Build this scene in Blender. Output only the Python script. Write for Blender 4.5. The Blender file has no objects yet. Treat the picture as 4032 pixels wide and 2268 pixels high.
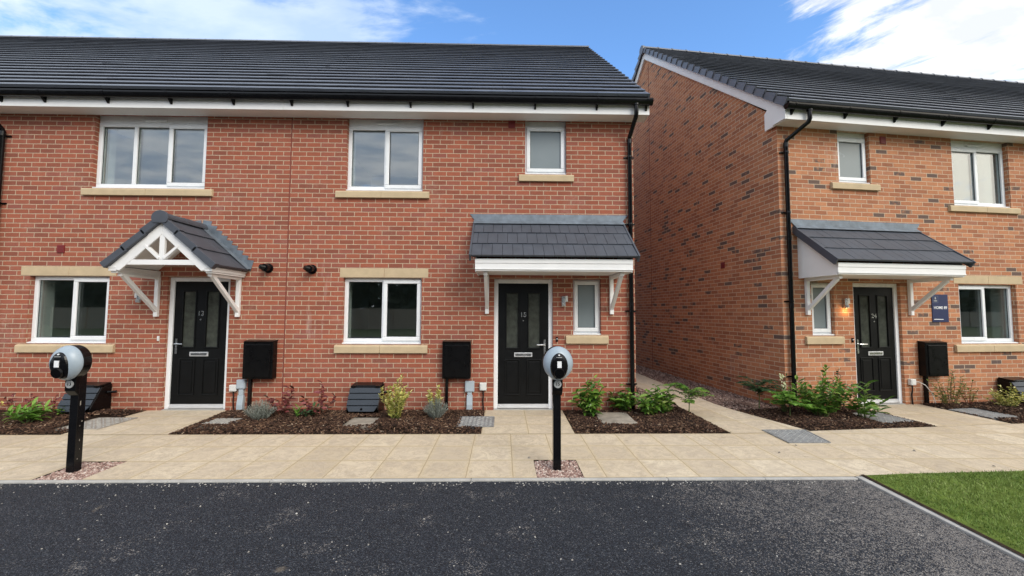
import bpy, bmesh, math, random
from mathutils import Vector, Matrix
random.seed(7)
rnd = random.uniform
scene = bpy.context.scene
COL = scene.collection
PI = math.pi

# ------------------------------------------------------------------ helpers
class MB:
    def __init__(s): s.v = []; s.f = []
    def quad(s, *p):
        n = len(s.v); s.v += [tuple(q) for q in p]; s.f.append(tuple(range(n, n + len(p))))
    def box(s, x0, x1, y0, y1, z0, z1):
        if x0 > x1: x0, x1 = x1, x0
        n = len(s.v)
        s.v += [(x0,y0,z0),(x1,y0,z0),(x1,y1,z0),(x0,y1,z0),(x0,y0,z1),(x1,y0,z1),(x1,y1,z1),(x0,y1,z1)]
        s.f += [tuple(n+i for i in q) for q in ((3,2,1,0),(4,5,6,7),(0,1,5,4),(1,2,6,5),(2,3,7,6),(3,0,4,7))]
    def hexa(s, p):      # 8 points, bottom ring then top ring
        n = len(s.v); s.v += [tuple(q) for q in p]
        s.f += [tuple(n+i for i in q) for q in ((3,2,1,0),(4,5,6,7),(0,1,5,4),(1,2,6,5),(2,3,7,6),(3,0,4,7))]
    def prism(s, poly, a, b, axis='x'):   # poly in the other two axes, extruded a..b
        n = len(s.v); k = len(poly)
        def P(c, q):
            return (c,q[0],q[1]) if axis=='x' else (q[0],c,q[1]) if axis=='y' else (q[0],q[1],c)
        s.v += [P(a,q) for q in poly] + [P(b,q) for q in poly]
        s.f.append(tuple(n+i for i in range(k))[::-1]); s.f.append(tuple(n+k+i for i in range(k)))
        for i in range(k):
            j = (i+1) % k; s.f.append((n+i,n+j,n+k+j,n+k+i))
    def bar(s, p, q, w, h, up=(0,0,1)):   # rectangular bar from p to q
        p, q = Vector(p), Vector(q); d = (q-p).normalized(); up = Vector(up)
        sd = d.cross(up).normalized(); uu = sd.cross(d)
        a, b = sd*w/2, uu*h/2
        s.hexa([p-a-b,p+a-b,q+a-b,q-a-b,p-a+b,p+a+b,q+a+b,q-a+b])
    def tube(s, pts, r, seg=12, cap=True):
        pts = [Vector(p) for p in pts]; rings = []; n0 = len(s.v)
        rr = r if isinstance(r, (list,tuple)) else [r]*len(pts)
        last = None
        for i, p in enumerate(pts):
            if i == 0: d = pts[1]-p
            elif i == len(pts)-1: d = p-pts[i-1]
            else: d = (pts[i+1]-p).normalized() + (p-pts[i-1]).normalized()
            d.normalize()
            ref = Vector((1,0,0)) if abs(d.x) < .8 else Vector((0,1,0))
            a = d.cross(ref).normalized(); b = d.cross(a)
            for k in range(seg):
                t = 2*PI*k/seg; s.v.append(tuple(p + a*math.cos(t)*rr[i] + b*math.sin(t)*rr[i]))
        for i in range(len(pts)-1):
            for k in range(seg):
                k2 = (k+1) % seg
                s.f.append((n0+i*seg+k, n0+i*seg+k2, n0+(i+1)*seg+k2, n0+(i+1)*seg+k))
        if cap:
            s.f.append(tuple(n0+k for k in range(seg))[::-1]); m = n0+(len(pts)-1)*seg
            s.f.append(tuple(m+k for k in range(seg)))
    def build(s, name, mat, parent=None, bevel=0, smooth=False, seg=2):
        me = bpy.data.meshes.new(name); me.from_pydata(s.v, [], s.f)
        bm = bmesh.new(); bm.from_mesh(me)
        bmesh.ops.recalc_face_normals(bm, faces=bm.faces)
        if bevel:
            es = [e for e in bm.edges if len(e.link_faces) == 2 and e.calc_face_angle(0) > .5]
            bmesh.ops.bevel(bm, geom=es, offset=bevel, segments=seg, affect='EDGES', profile=.5, clamp_overlap=True)
        bm.to_mesh(me); bm.free()
        if smooth:
            for p in me.polygons: p.use_smooth = True
            me.set_sharp_from_angle(angle=.7)
        return link(name, me, mat, parent)
    def raw(s, name, mats, parent=None, idx=None, smooth=False):
        me = bpy.data.meshes.new(name); me.from_pydata(s.v, [], s.f)
        o = link(name, me, mats[0], parent)
        for m in mats[1:]: me.materials.append(m)
        if idx: me.polygons.foreach_set('material_index', idx)
        if smooth: me.polygons.foreach_set('use_smooth', [True]*len(me.polygons))
        return o

def link(name, me, mat, parent=None):
    o = bpy.data.objects.new(name, me); COL.objects.link(o)
    if mat: me.materials.append(mat)
    if parent: o.parent = parent
    return o
def tag(o, label=None, cat=None, group=None, kind=None):
    if label: o['label'] = label
    if cat: o['category'] = cat
    if group: o['group'] = group
    if kind: o['kind'] = kind
    return o
def empty(name, loc, rz=0, label=None, cat=None, group=None):
    o = bpy.data.objects.new(name, None); COL.objects.link(o)
    o.empty_display_size = .1
    o.location = loc; o.rotation_euler = (0,0,rz)
    return tag(o, label, cat, group)
def text(name, body, mat, parent, loc, size, depth=.002, rot=(PI/2,0,0), align='CENTER', sx=1, bold=0):
    cu = bpy.data.curves.new(name, 'FONT'); cu.body = body; cu.size = size; cu.extrude = depth
    cu.align_x = align; cu.align_y = 'CENTER'; cu.offset = bold
    t = bpy.data.objects.new(name+'_tmp', cu); COL.objects.link(t)
    bpy.context.view_layer.update()
    me = bpy.data.meshes.new_from_object(t.evaluated_get(bpy.context.evaluated_depsgraph_get()))
    bpy.data.objects.remove(t)
    o = link(name, me, mat, parent); me.materials.clear(); me.materials.append(mat)
    o.location = loc; o.rotation_euler = rot; o.scale = (sx,1,1)
    return o

# ------------------------------------------------------------------ materials
class NT:
    def __init__(s, name):
        m = bpy.data.materials.new(name); m.use_nodes = True; s.m = m; s.t = m.node_tree
        s.b = s.t.nodes['Principled BSDF']; s.out = s.t.nodes['Material Output']
    def n(s, typ, **kw):
        nd = s.t.nodes.new(typ)
        for k, v in kw.items(): setattr(nd, k, v)
        return nd
    def l(s, a, b): s.t.links.new(a, b)
    def put(s, sock, v):
        if hasattr(v, 'is_linked') or isinstance(v, bpy.types.NodeSocket): s.l(v, sock)
        else: sock.default_value = v
    def math(s, op, a, b=None, c=None, clamp=False):
        nd = s.n('ShaderNodeMath', operation=op, use_clamp=clamp)
        s.put(nd.inputs[0], a)
        if b is not None: s.put(nd.inputs[1], b)
        if c is not None: s.put(nd.inputs[2], c)
        return nd.outputs[0]
    def mapr(s, v, a, b, c=0., d=1., smooth=False):
        nd = s.n('ShaderNodeMapRange'); nd.clamp = True
        if smooth: nd.interpolation_type = 'SMOOTHSTEP'
        s.put(nd.inputs[0], v)
        for i, x in enumerate((a,b,c,d)): s.put(nd.inputs[1+i], x)
        return nd.outputs[0]
    def mix(s, f, a, b, mode='MIX'):
        nd = s.n('ShaderNodeMix', data_type='RGBA', blend_type=mode)
        s.put(nd.inputs[0], f)
        for sock, v in ((nd.inputs[6], a), (nd.inputs[7], b)):
            if isinstance(v, tuple): v = (*v, 1) if len(v) == 3 else v
            s.put(sock, v)
        return nd.outputs[2]
    def obj(s): return s.n('ShaderNodeTexCoord').outputs['Object']
    def noise(s, vec, scale, detail=4, rough=.55, dist=0.):
        nd = s.n('ShaderNodeTexNoise'); nd.inputs['Scale'].default_value = scale
        nd.inputs['Detail'].default_value = detail; nd.inputs['Roughness'].default_value = rough
        nd.inputs['Distortion'].default_value = dist
        if vec is not None: s.l(vec, nd.inputs['Vector'])
        return nd.outputs[0]
    def voro(s, vec, scale, feature='F1'):
        nd = s.n('ShaderNodeTexVoronoi', feature=feature); nd.inputs['Scale'].default_value = scale
        s.l(vec, nd.inputs['Vector']); return nd
    def ramp(s, v, stops, interp='LINEAR'):
        nd = s.n('ShaderNodeValToRGB'); cr = nd.color_ramp; cr.interpolation = interp
        while len(cr.elements) < len(stops): cr.elements.new(.5)
        for e, (p, c) in zip(cr.elements, stops): e.position = p; e.color = (*c, 1) if len(c) == 3 else c
        s.put(nd.inputs[0], v); return nd.outputs[0]
    def bump(s, h, strength=.5, dist=.005):
        nd = s.n('ShaderNodeBump'); nd.inputs['Strength'].default_value = strength
        nd.inputs['Distance'].default_value = dist; s.l(h, nd.inputs['Height'])
        s.l(nd.outputs[0], s.b.inputs['Normal'])
    def col(s, c): s.put(s.b.inputs['Base Color'], (*c, 1) if isinstance(c, tuple) and len(c) == 3 else c)
    def rough(s, r): s.put(s.b.inputs['Roughness'], r)
    def spec(s, v): s.b.inputs['Specular IOR Level'].default_value = v

def simple(name, c, rough=.5, spec=.5, metal=0, var=.06, scale=9., bump=0, bscale=60, bdist=.002):
    k = NT(name); o = k.obj(); n = k.noise(o, scale, 5, .6)
    f = k.mapr(n, .3, .7, 1-var, 1+var)
    nd = k.n('ShaderNodeMix', data_type='RGBA', blend_type='MULTIPLY'); nd.inputs[0].default_value = 1
    nd.inputs[6].default_value = (*c, 1)
    cb = k.n('ShaderNodeCombineColor')
    for i in range(3): k.l(f, cb.inputs[i])
    k.l(cb.outputs[0], nd.inputs[7]); k.col(nd.outputs[2])
    k.rough(k.mapr(n, .3, .7, max(.02, rough-.06), min(1, rough+.06))); k.spec(spec); k.b.inputs['Metallic'].default_value = metal
    if bump: k.bump(k.noise(o, bscale, 3), bump, bdist)
    return k.m

def brick(name, stops, mortar, seed, dark=None, stain=.25):
    k = NT(name); o = k.obj(); sp = k.n('ShaderNodeSeparateXYZ'); k.l(o, sp.inputs[0])
    u = k.math('ADD', sp.outputs[0], sp.outputs[1]); v = k.math('SUBTRACT', sp.outputs[2], .055)
    wob = k.noise(o, 22, 2)
    w = k.math('MULTIPLY', k.math('SUBTRACT', wob, .5), .006)
    v = k.math('ADD', v, w); u = k.math('ADD', u, w)
    r = k.math('DIVIDE', v, .075); row = k.math('FLOOR', r)
    par = k.math('MULTIPLY', k.math('FLOORED_MODULO', row, 2.), .5)
    jit = k.n('ShaderNodeTexWhiteNoise', noise_dimensions='1D'); k.l(row, jit.inputs['W'])
    uu = k.math('ADD', k.math('ADD', k.math('DIVIDE', u, .225), par), k.math('MULTIPLY', jit.outputs[0], .05))
    c = k.math('FLOOR', uu)
    fu = k.math('MULTIPLY', k.math('FRACT', uu), .225); fv = k.math('MULTIPLY', k.math('FRACT', r), .075)
    du = k.math('MINIMUM', fu, k.math('SUBTRACT', .225, fu)); dv = k.math('MINIMUM', fv, k.math('SUBTRACT', .075, fv))
    d = k.math('MINIMUM', du, dv)
    d = k.math('ADD', d, k.math('MULTIPLY', k.math('SUBTRACT', k.noise(o, 70, 2), .5), .003))
    mask = k.mapr(d, .0042, .0072)
    cv = k.n('ShaderNodeCombineXYZ'); k.l(c, cv.inputs[0]); k.l(row, cv.inputs[1]); cv.inputs[2].default_value = seed
    wn = k.n('ShaderNodeTexWhiteNoise', noise_dimensions='3D'); k.l(cv.outputs[0], wn.inputs['Vector'])
    base = k.ramp(wn.outputs[0], stops)
    # drag marks and blotches inside each brick
    vo = k.n('ShaderNodeVectorMath', operation='ADD'); k.l(o, vo.inputs[0]); k.l(wn.outputs[1], vo.inputs[1])
    n1 = k.noise(vo.outputs[0], 14, 5, .65)
    base = k.mix(k.mapr(n1, .38, .75, 0, .45), base, k.mix(.5, base, (.09,.045,.036)))
    n2 = k.noise(o, 130, 3, .6)
    base = k.mix(k.mapr(n2, .45, .75, 0, .35), base, k.mix(.5, base, (.5,.33,.25)))
    if dark:
        wd = k.n('ShaderNodeTexWhiteNoise', noise_dimensions='3D')
        cv2 = k.n('ShaderNodeCombineXYZ'); k.l(row, cv2.inputs[0]); k.l(c, cv2.inputs[1]); cv2.inputs[2].default_value = seed+9
        k.l(cv2.outputs[0], wd.inputs['Vector'])
        isd = k.math('LESS_THAN', wd.outputs[0], dark[0])
        part = k.mapr(k.noise(vo.outputs[0], 9, 3), .33, .5)
        part2 = k.math('MAXIMUM', part, k.math('LESS_THAN', wd.outputs[0], dark[0]*.4))
        base = k.mix(k.math('MULTIPLY', isd, k.math('MULTIPLY', part2, .9)), base, dark[1])
    st = k.math('MULTIPLY', k.mapr(k.noise(o, 1.3, 6, .65), .55, .78, 0, stain), k.mapr(k.noise(o, 30, 4), .35, .65))
    base = k.mix(st, base, (.52,.40,.34))
    ms = k.n('ShaderNodeMapping'); ms.inputs['Scale'].default_value = (5.5,5.5,.8); k.l(o, ms.inputs[0])
    wash = k.math('MULTIPLY', k.mapr(k.noise(ms.outputs[0], 1.6, 5, .6), .58, .72, 0, .5), k.mapr(k.noise(o, .55, 2), .52, .66))
    base = k.mix(wash, base, (.55,.44,.39))
    mor = k.mix(k.mapr(k.noise(o, 45, 4), .35, .7), mortar, tuple(x*.72 for x in mortar))
    k.col(k.mix(mask, mor, base)); k.rough(.88); k.spec(.25)
    k.bump(k.math('ADD', k.math('MULTIPLY', mask, 1.), k.math('MULTIPLY', n2, .25)), .55, .006)
    return k.m

def paving(name, px, py, ox, oy, seed):
    k = NT(name); o = k.obj(); sp = k.n('ShaderNodeSeparateXYZ'); k.l(o, sp.inputs[0])
    x = k.math('DIVIDE', k.math('SUBTRACT', sp.outputs[0], ox), px); y = k.math('DIVIDE', k.math('SUBTRACT', sp.outputs[1], oy), py)
    w = k.math('MULTIPLY', k.math('SUBTRACT', k.noise(o, 9, 3), .5), .02)
    x = k.math('ADD', x, w); y = k.math('ADD', y, w)
    fx = k.math('MULTIPLY', k.math('FRACT', x), px); fy = k.math('MULTIPLY', k.math('FRACT', y), py)
    d = k.math('MINIMUM', k.math('MINIMUM', fx, k.math('SUBTRACT', px, fx)), k.math('MINIMUM', fy, k.math('SUBTRACT', py, fy)))
    mask = k.mapr(d, .0022, .0065)
    cv = k.n('ShaderNodeCombineXYZ'); k.l(k.math('FLOOR', x), cv.inputs[0]); k.l(k.math('FLOOR', y), cv.inputs[1]); cv.inputs[2].default_value = seed
    wn = k.n('ShaderNodeTexWhiteNoise', noise_dimensions='3D'); k.l(cv.outputs[0], wn.inputs['Vector'])
    vo = k.n('ShaderNodeVectorMath', operation='ADD'); k.l(o, vo.inputs[0]); k.l(wn.outputs[1], vo.inputs[1])
    base = k.ramp(wn.outputs[0], [(0,(.52,.43,.31)),(.35,(.64,.545,.41)),(.7,(.59,.49,.355)),(1,(.71,.62,.475))])
    ri = k.noise(vo.outputs[0], 5.5, 7, .62, 1.4)
    base = k.mix(k.mapr(ri, .42, .62, 0, .7), base, (.44,.37,.29))
    vein = k.math('ABSOLUTE', k.math('SUBTRACT', k.noise(vo.outputs[0], 4.2, 8, .68, 2.2), .5)); base = k.mix(k.mapr(vein, 0, .035, .55, 0), base, (.36,.285,.20))
    base = k.mix(k.mapr(k.noise(o, 1.1, 5), .45, .7, 0, .4), base, (.60,.51,.39))
    edge = k.mapr(d, 0, .045, .35, 0)
    base = k.mix(edge, base, (.60,.48,.27))
    fine = k.noise(o, 160, 3)
    base = k.mix(k.mapr(fine, .4, .7, 0, .38), base, (.34,.27,.19))
    spots = k.mapr(k.noise(o, 7.5, 3, .5), .69, .73, 0, .5)
    base = k.mix(spots, base, (.30,.24,.17))
    k.col(k.mix(mask, (.37,.29,.19), base)); k.rough(.8); k.spec(.3)
    k.bump(k.math('ADD', k.math('MULTIPLY', mask, .6), k.math('ADD', k.math('MULTIPLY', ri, .9), k.math('MULTIPLY', fine, .1))), .45, .008)
    return k.m

def asphalt():
    k = NT('asphalt'); o = k.obj()
    v1 = k.voro(o, 150); g = k.n('ShaderNodeSeparateColor'); k.l(v1.outputs['Color'], g.inputs[0])
    base = k.ramp(g.outputs[0], [(0,(.004,.005,.008)),(.45,(.012,.0155,.023)),(.8,(.028,.034,.047)),(.96,(.060,.067,.080)),(1,(.14,.14,.145))])
    dust = k.noise(o, 2.6, 8, .7); sp = k.n('ShaderNodeSeparateXYZ'); k.l(o, sp.inputs[0])
    right = k.mapr(k.math('ADD', sp.outputs[0], k.math('MULTIPLY', k.noise(o, .9, 4), 2.2)), 2.4, 4.4, 0, 1.05)
    df = k.math('ADD', k.mapr(dust, .51, .72, 0, .6), right, clamp=True)
    df = k.math('MULTIPLY', df, k.mapr(k.noise(o, 28, 5, .7), .34, .60, .25, 1))
    grain = k.mapr(k.math('SUBTRACT', df, g.outputs[2]), 0., .18)
    base = k.mix(k.math('MULTIPLY', grain, .75), base, k.mix(g.outputs[1], (.13,.12,.115), (.36,.33,.305)))
    big = k.voro(o, 34); bg = k.n('ShaderNodeSeparateColor'); k.l(big.outputs['Color'], bg.inputs[0])
    pale = k.math('MULTIPLY', k.math('GREATER_THAN', bg.outputs[0], .975), k.math('LESS_THAN', big.outputs['Distance'], .22))
    base = k.mix(pale, base, (.42,.39,.35))
    clay = k.mapr(k.noise(o, 3.3, 3, .5, .3), .70, .76, 0, .5)
    base = k.mix(clay, base, (.27,.22,.16))
    k.col(base); k.rough(k.mapr(g.outputs[1], 0, 1, .6, .95)); k.spec(.4)
    k.bump(k.math('ADD', k.math('SUBTRACT', 1., v1.outputs['Distance']), k.math('MULTIPLY', k.noise(o, 30, 2), .5)), .8, .009)
    return k.m

def leafmat(name, stops, rough=.4, trans=.25):
    k = NT(name); gi = k.n('ShaderNodeNewGeometry'); o = k.obj()
    f = k.math('ADD', k.math('MULTIPLY', gi.outputs['Random Per Island'], .8), k.math('MULTIPLY', k.noise(o, 40, 2), .25))
    k.col(k.ramp(f, stops)); k.rough(rough); k.spec(.4)
    tr = k.n('ShaderNodeBsdfTranslucent'); k.l(k.ramp(f, stops), tr.inputs[0])
    mx = k.n('ShaderNodeMixShader'); mx.inputs[0].default_value = trans
    k.l(k.b.outputs[0], mx.inputs[1]); k.l(tr.outputs[0], mx.inputs[2]); k.l(mx.outputs[0], k.out.inputs[0])
    return k.m

def island(name, stops, rough=.85, patch=0):
    k = NT(name); gi = k.n('ShaderNodeNewGeometry'); o = k.obj()
    c = k.ramp(gi.outputs['Random Per Island'], stops)
    if patch: c = k.mix(k.mapr(k.noise(o, 1.6, 3, .5), .42, .6, 0, patch), c, (.085,.165,.018))
    k.col(k.mix(k.mapr(k.noise(o, 90, 3), .4, .7, 0, .4), c, k.mix(.5, c, (.02,.015,.01)))); k.rough(rough); k.spec(.3)
    return k.m

def glass(name, f0=.145, tint=(.86,.9,.89)):
    k = NT(name); lw = k.n('ShaderNodeLayerWeight'); lw.inputs[0].default_value = .5
    f = k.math('ADD', k.math('MULTIPLY', k.math('POWER', lw.outputs['Facing'], 4.), .7), f0, clamp=True)
    tb = k.n('ShaderNodeBsdfTransparent'); tb.inputs[0].default_value = (*tint, 1)
    gl = k.n('ShaderNodeBsdfGlossy'); gl.inputs['Roughness'].default_value = .015; gl.inputs[0].default_value = (.95,.97,1,1)
    bp = k.n('ShaderNodeBump'); bp.inputs['Strength'].default_value = .02; bp.inputs['Distance'].default_value = .02
    k.l(k.noise(k.obj(), 2.2, 2), bp.inputs['Height']); k.l(bp.outputs[0], gl.inputs['Normal'])
    mx = k.n('ShaderNodeMixShader'); k.l(f, mx.inputs[0]); k.l(tb.outputs[0], mx.inputs[1]); k.l(gl.outputs[0], mx.inputs[2])
    k.l(mx.outputs[0], k.out.inputs[0]); return k.m

M = {}
M['brick_red'] = brick('red_brick', [(0,(.24,.074,.048)),(.25,(.295,.087,.051)),(.55,(.365,.104,.058)),(.8,(.325,.100,.063)),(1,(.285,.090,.066))], (.55,.42,.30), 3, stain=.4)
M['brick_orange'] = brick('orange_brick', [(0,(.32,.125,.066)),(.3,(.42,.165,.082)),(.6,(.47,.20,.098)),(.85,(.53,.23,.115)),(1,(.36,.155,.095))], (.60,.455,.325), 21, dark=(.07,(.105,.082,.074)), stain=.3)
M['upvc'] = simple('white_upvc', (.80,.82,.84), .28, .5, var=.02, scale=3)
M['white_board'] = simple('white_painted_board', (.80,.80,.80), .42, .4, var=.035, scale=4, bump=.08, bscale=35)
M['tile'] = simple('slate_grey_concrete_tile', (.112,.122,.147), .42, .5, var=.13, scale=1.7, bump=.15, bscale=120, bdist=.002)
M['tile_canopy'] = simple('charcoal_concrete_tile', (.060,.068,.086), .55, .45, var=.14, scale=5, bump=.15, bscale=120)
M['black_pvc'] = simple('black_pvc', (.004,.004,.005), .22, .3, var=.1)
M['stone'] = simple('buff_cast_stone', (.52,.41,.265), .85, .25, var=.09, scale=6, bump=.25, bscale=90)
M['lead'] = simple('lead_flashing', (.15,.18,.215), .55, .5, metal=.25, var=.3, scale=7, bump=.2, bscale=14, bdist=.006)
M['door'] = simple('black_door_skin', (.004,.0045,.005), .4, .2, var=.15, bump=.1, bscale=50)
M['chrome'] = simple('brushed_steel', (.62,.62,.62), .25, .5, metal=1, var=.05)
M['alu'] = simple('aluminium', (.75,.76,.78), .35, .5, metal=.6, var=.04)
M['red_vent'] = simple('terracotta_plastic', (.20,.022,.022), .5, .4, var=.1)
M['black_box'] = simple('black_cabinet', (.003,.003,.0035), .3, .2, var=.15)
M['grey_plastic'] = simple('grey_plastic', (.40,.46,.51), .45, .4, var=.05)
M['white_plastic'] = simple('pale_plastic', (.66,.66,.64), .45, .4, var=.04)
M['gas_lid'] = simple('dark_blue_grey_plastic', (.026,.034,.046), .5, .45, var=.08, bump=.1, bscale=150)
M['silver'] = simple('pale_silver_plastic', (.31,.375,.435), .3, .5, var=.03)
M['gloss_black'] = simple('gloss_black_plastic', (.004,.004,.005), .2, .3, var=.1)
M['disc'] = simple('grey_disc', (.36,.37,.37), .5, .4, var=.05)
M['navy'] = simple('navy_sign', (.018,.026,.085), .4, .4, var=.04)
M['sign_line'] = simple('pale_blue_print', (.16,.20,.30), .4, .4, var=.02)
M['white_print'] = simple('white_print', (.82,.83,.85), .5, .3, var=.01)
M['joint'] = simple('red_mastic', (.20,.06,.045), .8, .2, var=.15, scale=14)
M['kerb'] = simple('concrete_kerb', (.40,.39,.37), .9, .25, var=.16, scale=6, bump=.3, bscale=110)
M['concrete'] = simple('weathered_concrete', (.28,.25,.21), .9, .25, var=.3, scale=7, bump=.4, bscale=80, bdist=.004)
M['soil'] = simple('dark_mulch_soil', (.032,.019,.012), .95, .2, var=.4, scale=18, bump=.8, bscale=45, bdist=.015)
M['plaster'] = simple('interior_plaster', (.60,.62,.60), .9, .2, var=.02, scale=2)
M['frost'] = simple('frosted_glass', (.20,.235,.25), .22, .5, var=.03, scale=2)
M['dimglass'] = simple('obscure_door_glass', (.05,.055,.047), .12, .6, var=.35, scale=11, bump=.2, bscale=40, bdist=.003)
M['glass'] = glass('clear_glazing')
M['gasket'] = simple('grey_gasket', (.05,.055,.06), .6, .3)
M['stem'] = simple('brown_stem', (.10,.055,.03), .8, .3, var=.3)
M['stem_red'] = simple('red_stem', (.16,.05,.03), .7, .3, var=.3)
M['stem_green'] = simple('green_stem', (.09,.13,.04), .7, .3, var=.3)
M['cable_black'] = simple('dark_cable', (.022,.014,.013), .6, .3)
M['cable_white'] = simple('white_cable', (.72,.70,.66), .5, .3)
M['ground'] = simple('rough_grass_ground', (.05,.07,.025), .95, .2, var=.3, scale=2)
M['fence_wood'] = simple('brown_fence_board', (.36,.26,.17), .85, .2, var=.25, scale=5)
M['asphalt'] = asphalt()
M['mulch'] = island('bark_chips', [(0,(.020,.011,.008)),(.35,(.045,.022,.014)),(.7,(.085,.042,.025)),(.9,(.15,.085,.052)),(.985,(.25,.16,.10)),(1,(.48,.38,.28))])
M['gravel'] = island('pink_gravel', [(0,(.13,.08,.068)),(.3,(.28,.175,.145)),(.6,(.40,.27,.23)),(.85,(.52,.40,.35)),(1,(.72,.65,.58))])
M['gravel_dark'] = island('brown_gravel', [(0,(.08,.05,.04)),(.4,(.20,.125,.10)),(.8,(.31,.205,.165)),(1,(.48,.38,.32))])
M['grit'] = island('pale_grit', [(0,(.20,.19,.175)),(.6,(.40,.38,.35)),(1,(.55,.53,.50))])
M['grass'] = island('grass_blades', [(0,(.115,.175,.03)),(.4,(.185,.275,.052)),(.8,(.25,.335,.08)),(1,(.37,.41,.16))], .6, .55)
M['lawn'] = simple('lawn_turf', (.10,.14,.026), .95, .15, var=.35, scale=5)
G = lambda *a: [(p, c) for p, c in a]
M['laurel'] = leafmat('laurel_leaf', G((0,(.018,.055,.010)),(.3,(.060,.15,.020)),(.65,(.14,.27,.036)),(.88,(.25,.37,.07)),(1,(.50,.53,.20))), .28)
M['dark_leaf'] = leafmat('dark_leaf', G((0,(.012,.032,.014)),(.6,(.03,.075,.03)),(1,(.09,.16,.06))), .35)
M['euonymus'] = leafmat('variegated_leaf', G((0,(.14,.19,.04)),(.3,(.36,.38,.08)),(.6,(.62,.58,.16)),(1,(.80,.75,.40))), .45)
M['lavender'] = leafmat('lavender_leaf', G((0,(.12,.135,.11)),(.5,(.25,.275,.235)),(1,(.42,.44,.40))), .8)
M['photinia'] = leafmat('red_leaf', G((0,(.045,.055,.025)),(.25,(.09,.035,.028)),(.6,(.17,.035,.045)),(.85,(.32,.10,.10)),(1,(.60,.30,.27))), .35)
M['nandina'] = leafmat('nandina_leaf', G((0,(.05,.08,.02)),(.5,(.13,.18,.035)),(.85,(.24,.25,.06)),(1,(.30,.16,.07))), .4)
M['fern'] = leafmat('fern_leaf', G((0,(.05,.13,.015)),(.6,(.13,.28,.035)),(1,(.26,.42,.08))), .4)
M['blossom'] = leafmat('cream_blossom', G((0,(.62,.66,.36)),(1,(.85,.86,.62))), .6)
M['trees'] = leafmat('far_tree_leaf', G((0,(.008,.014,.006)),(1,(.03,.042,.018))), .7)
M['led'] = simple('white_led_window', (.85,.86,.88), .3, .5, var=0.01)

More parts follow.
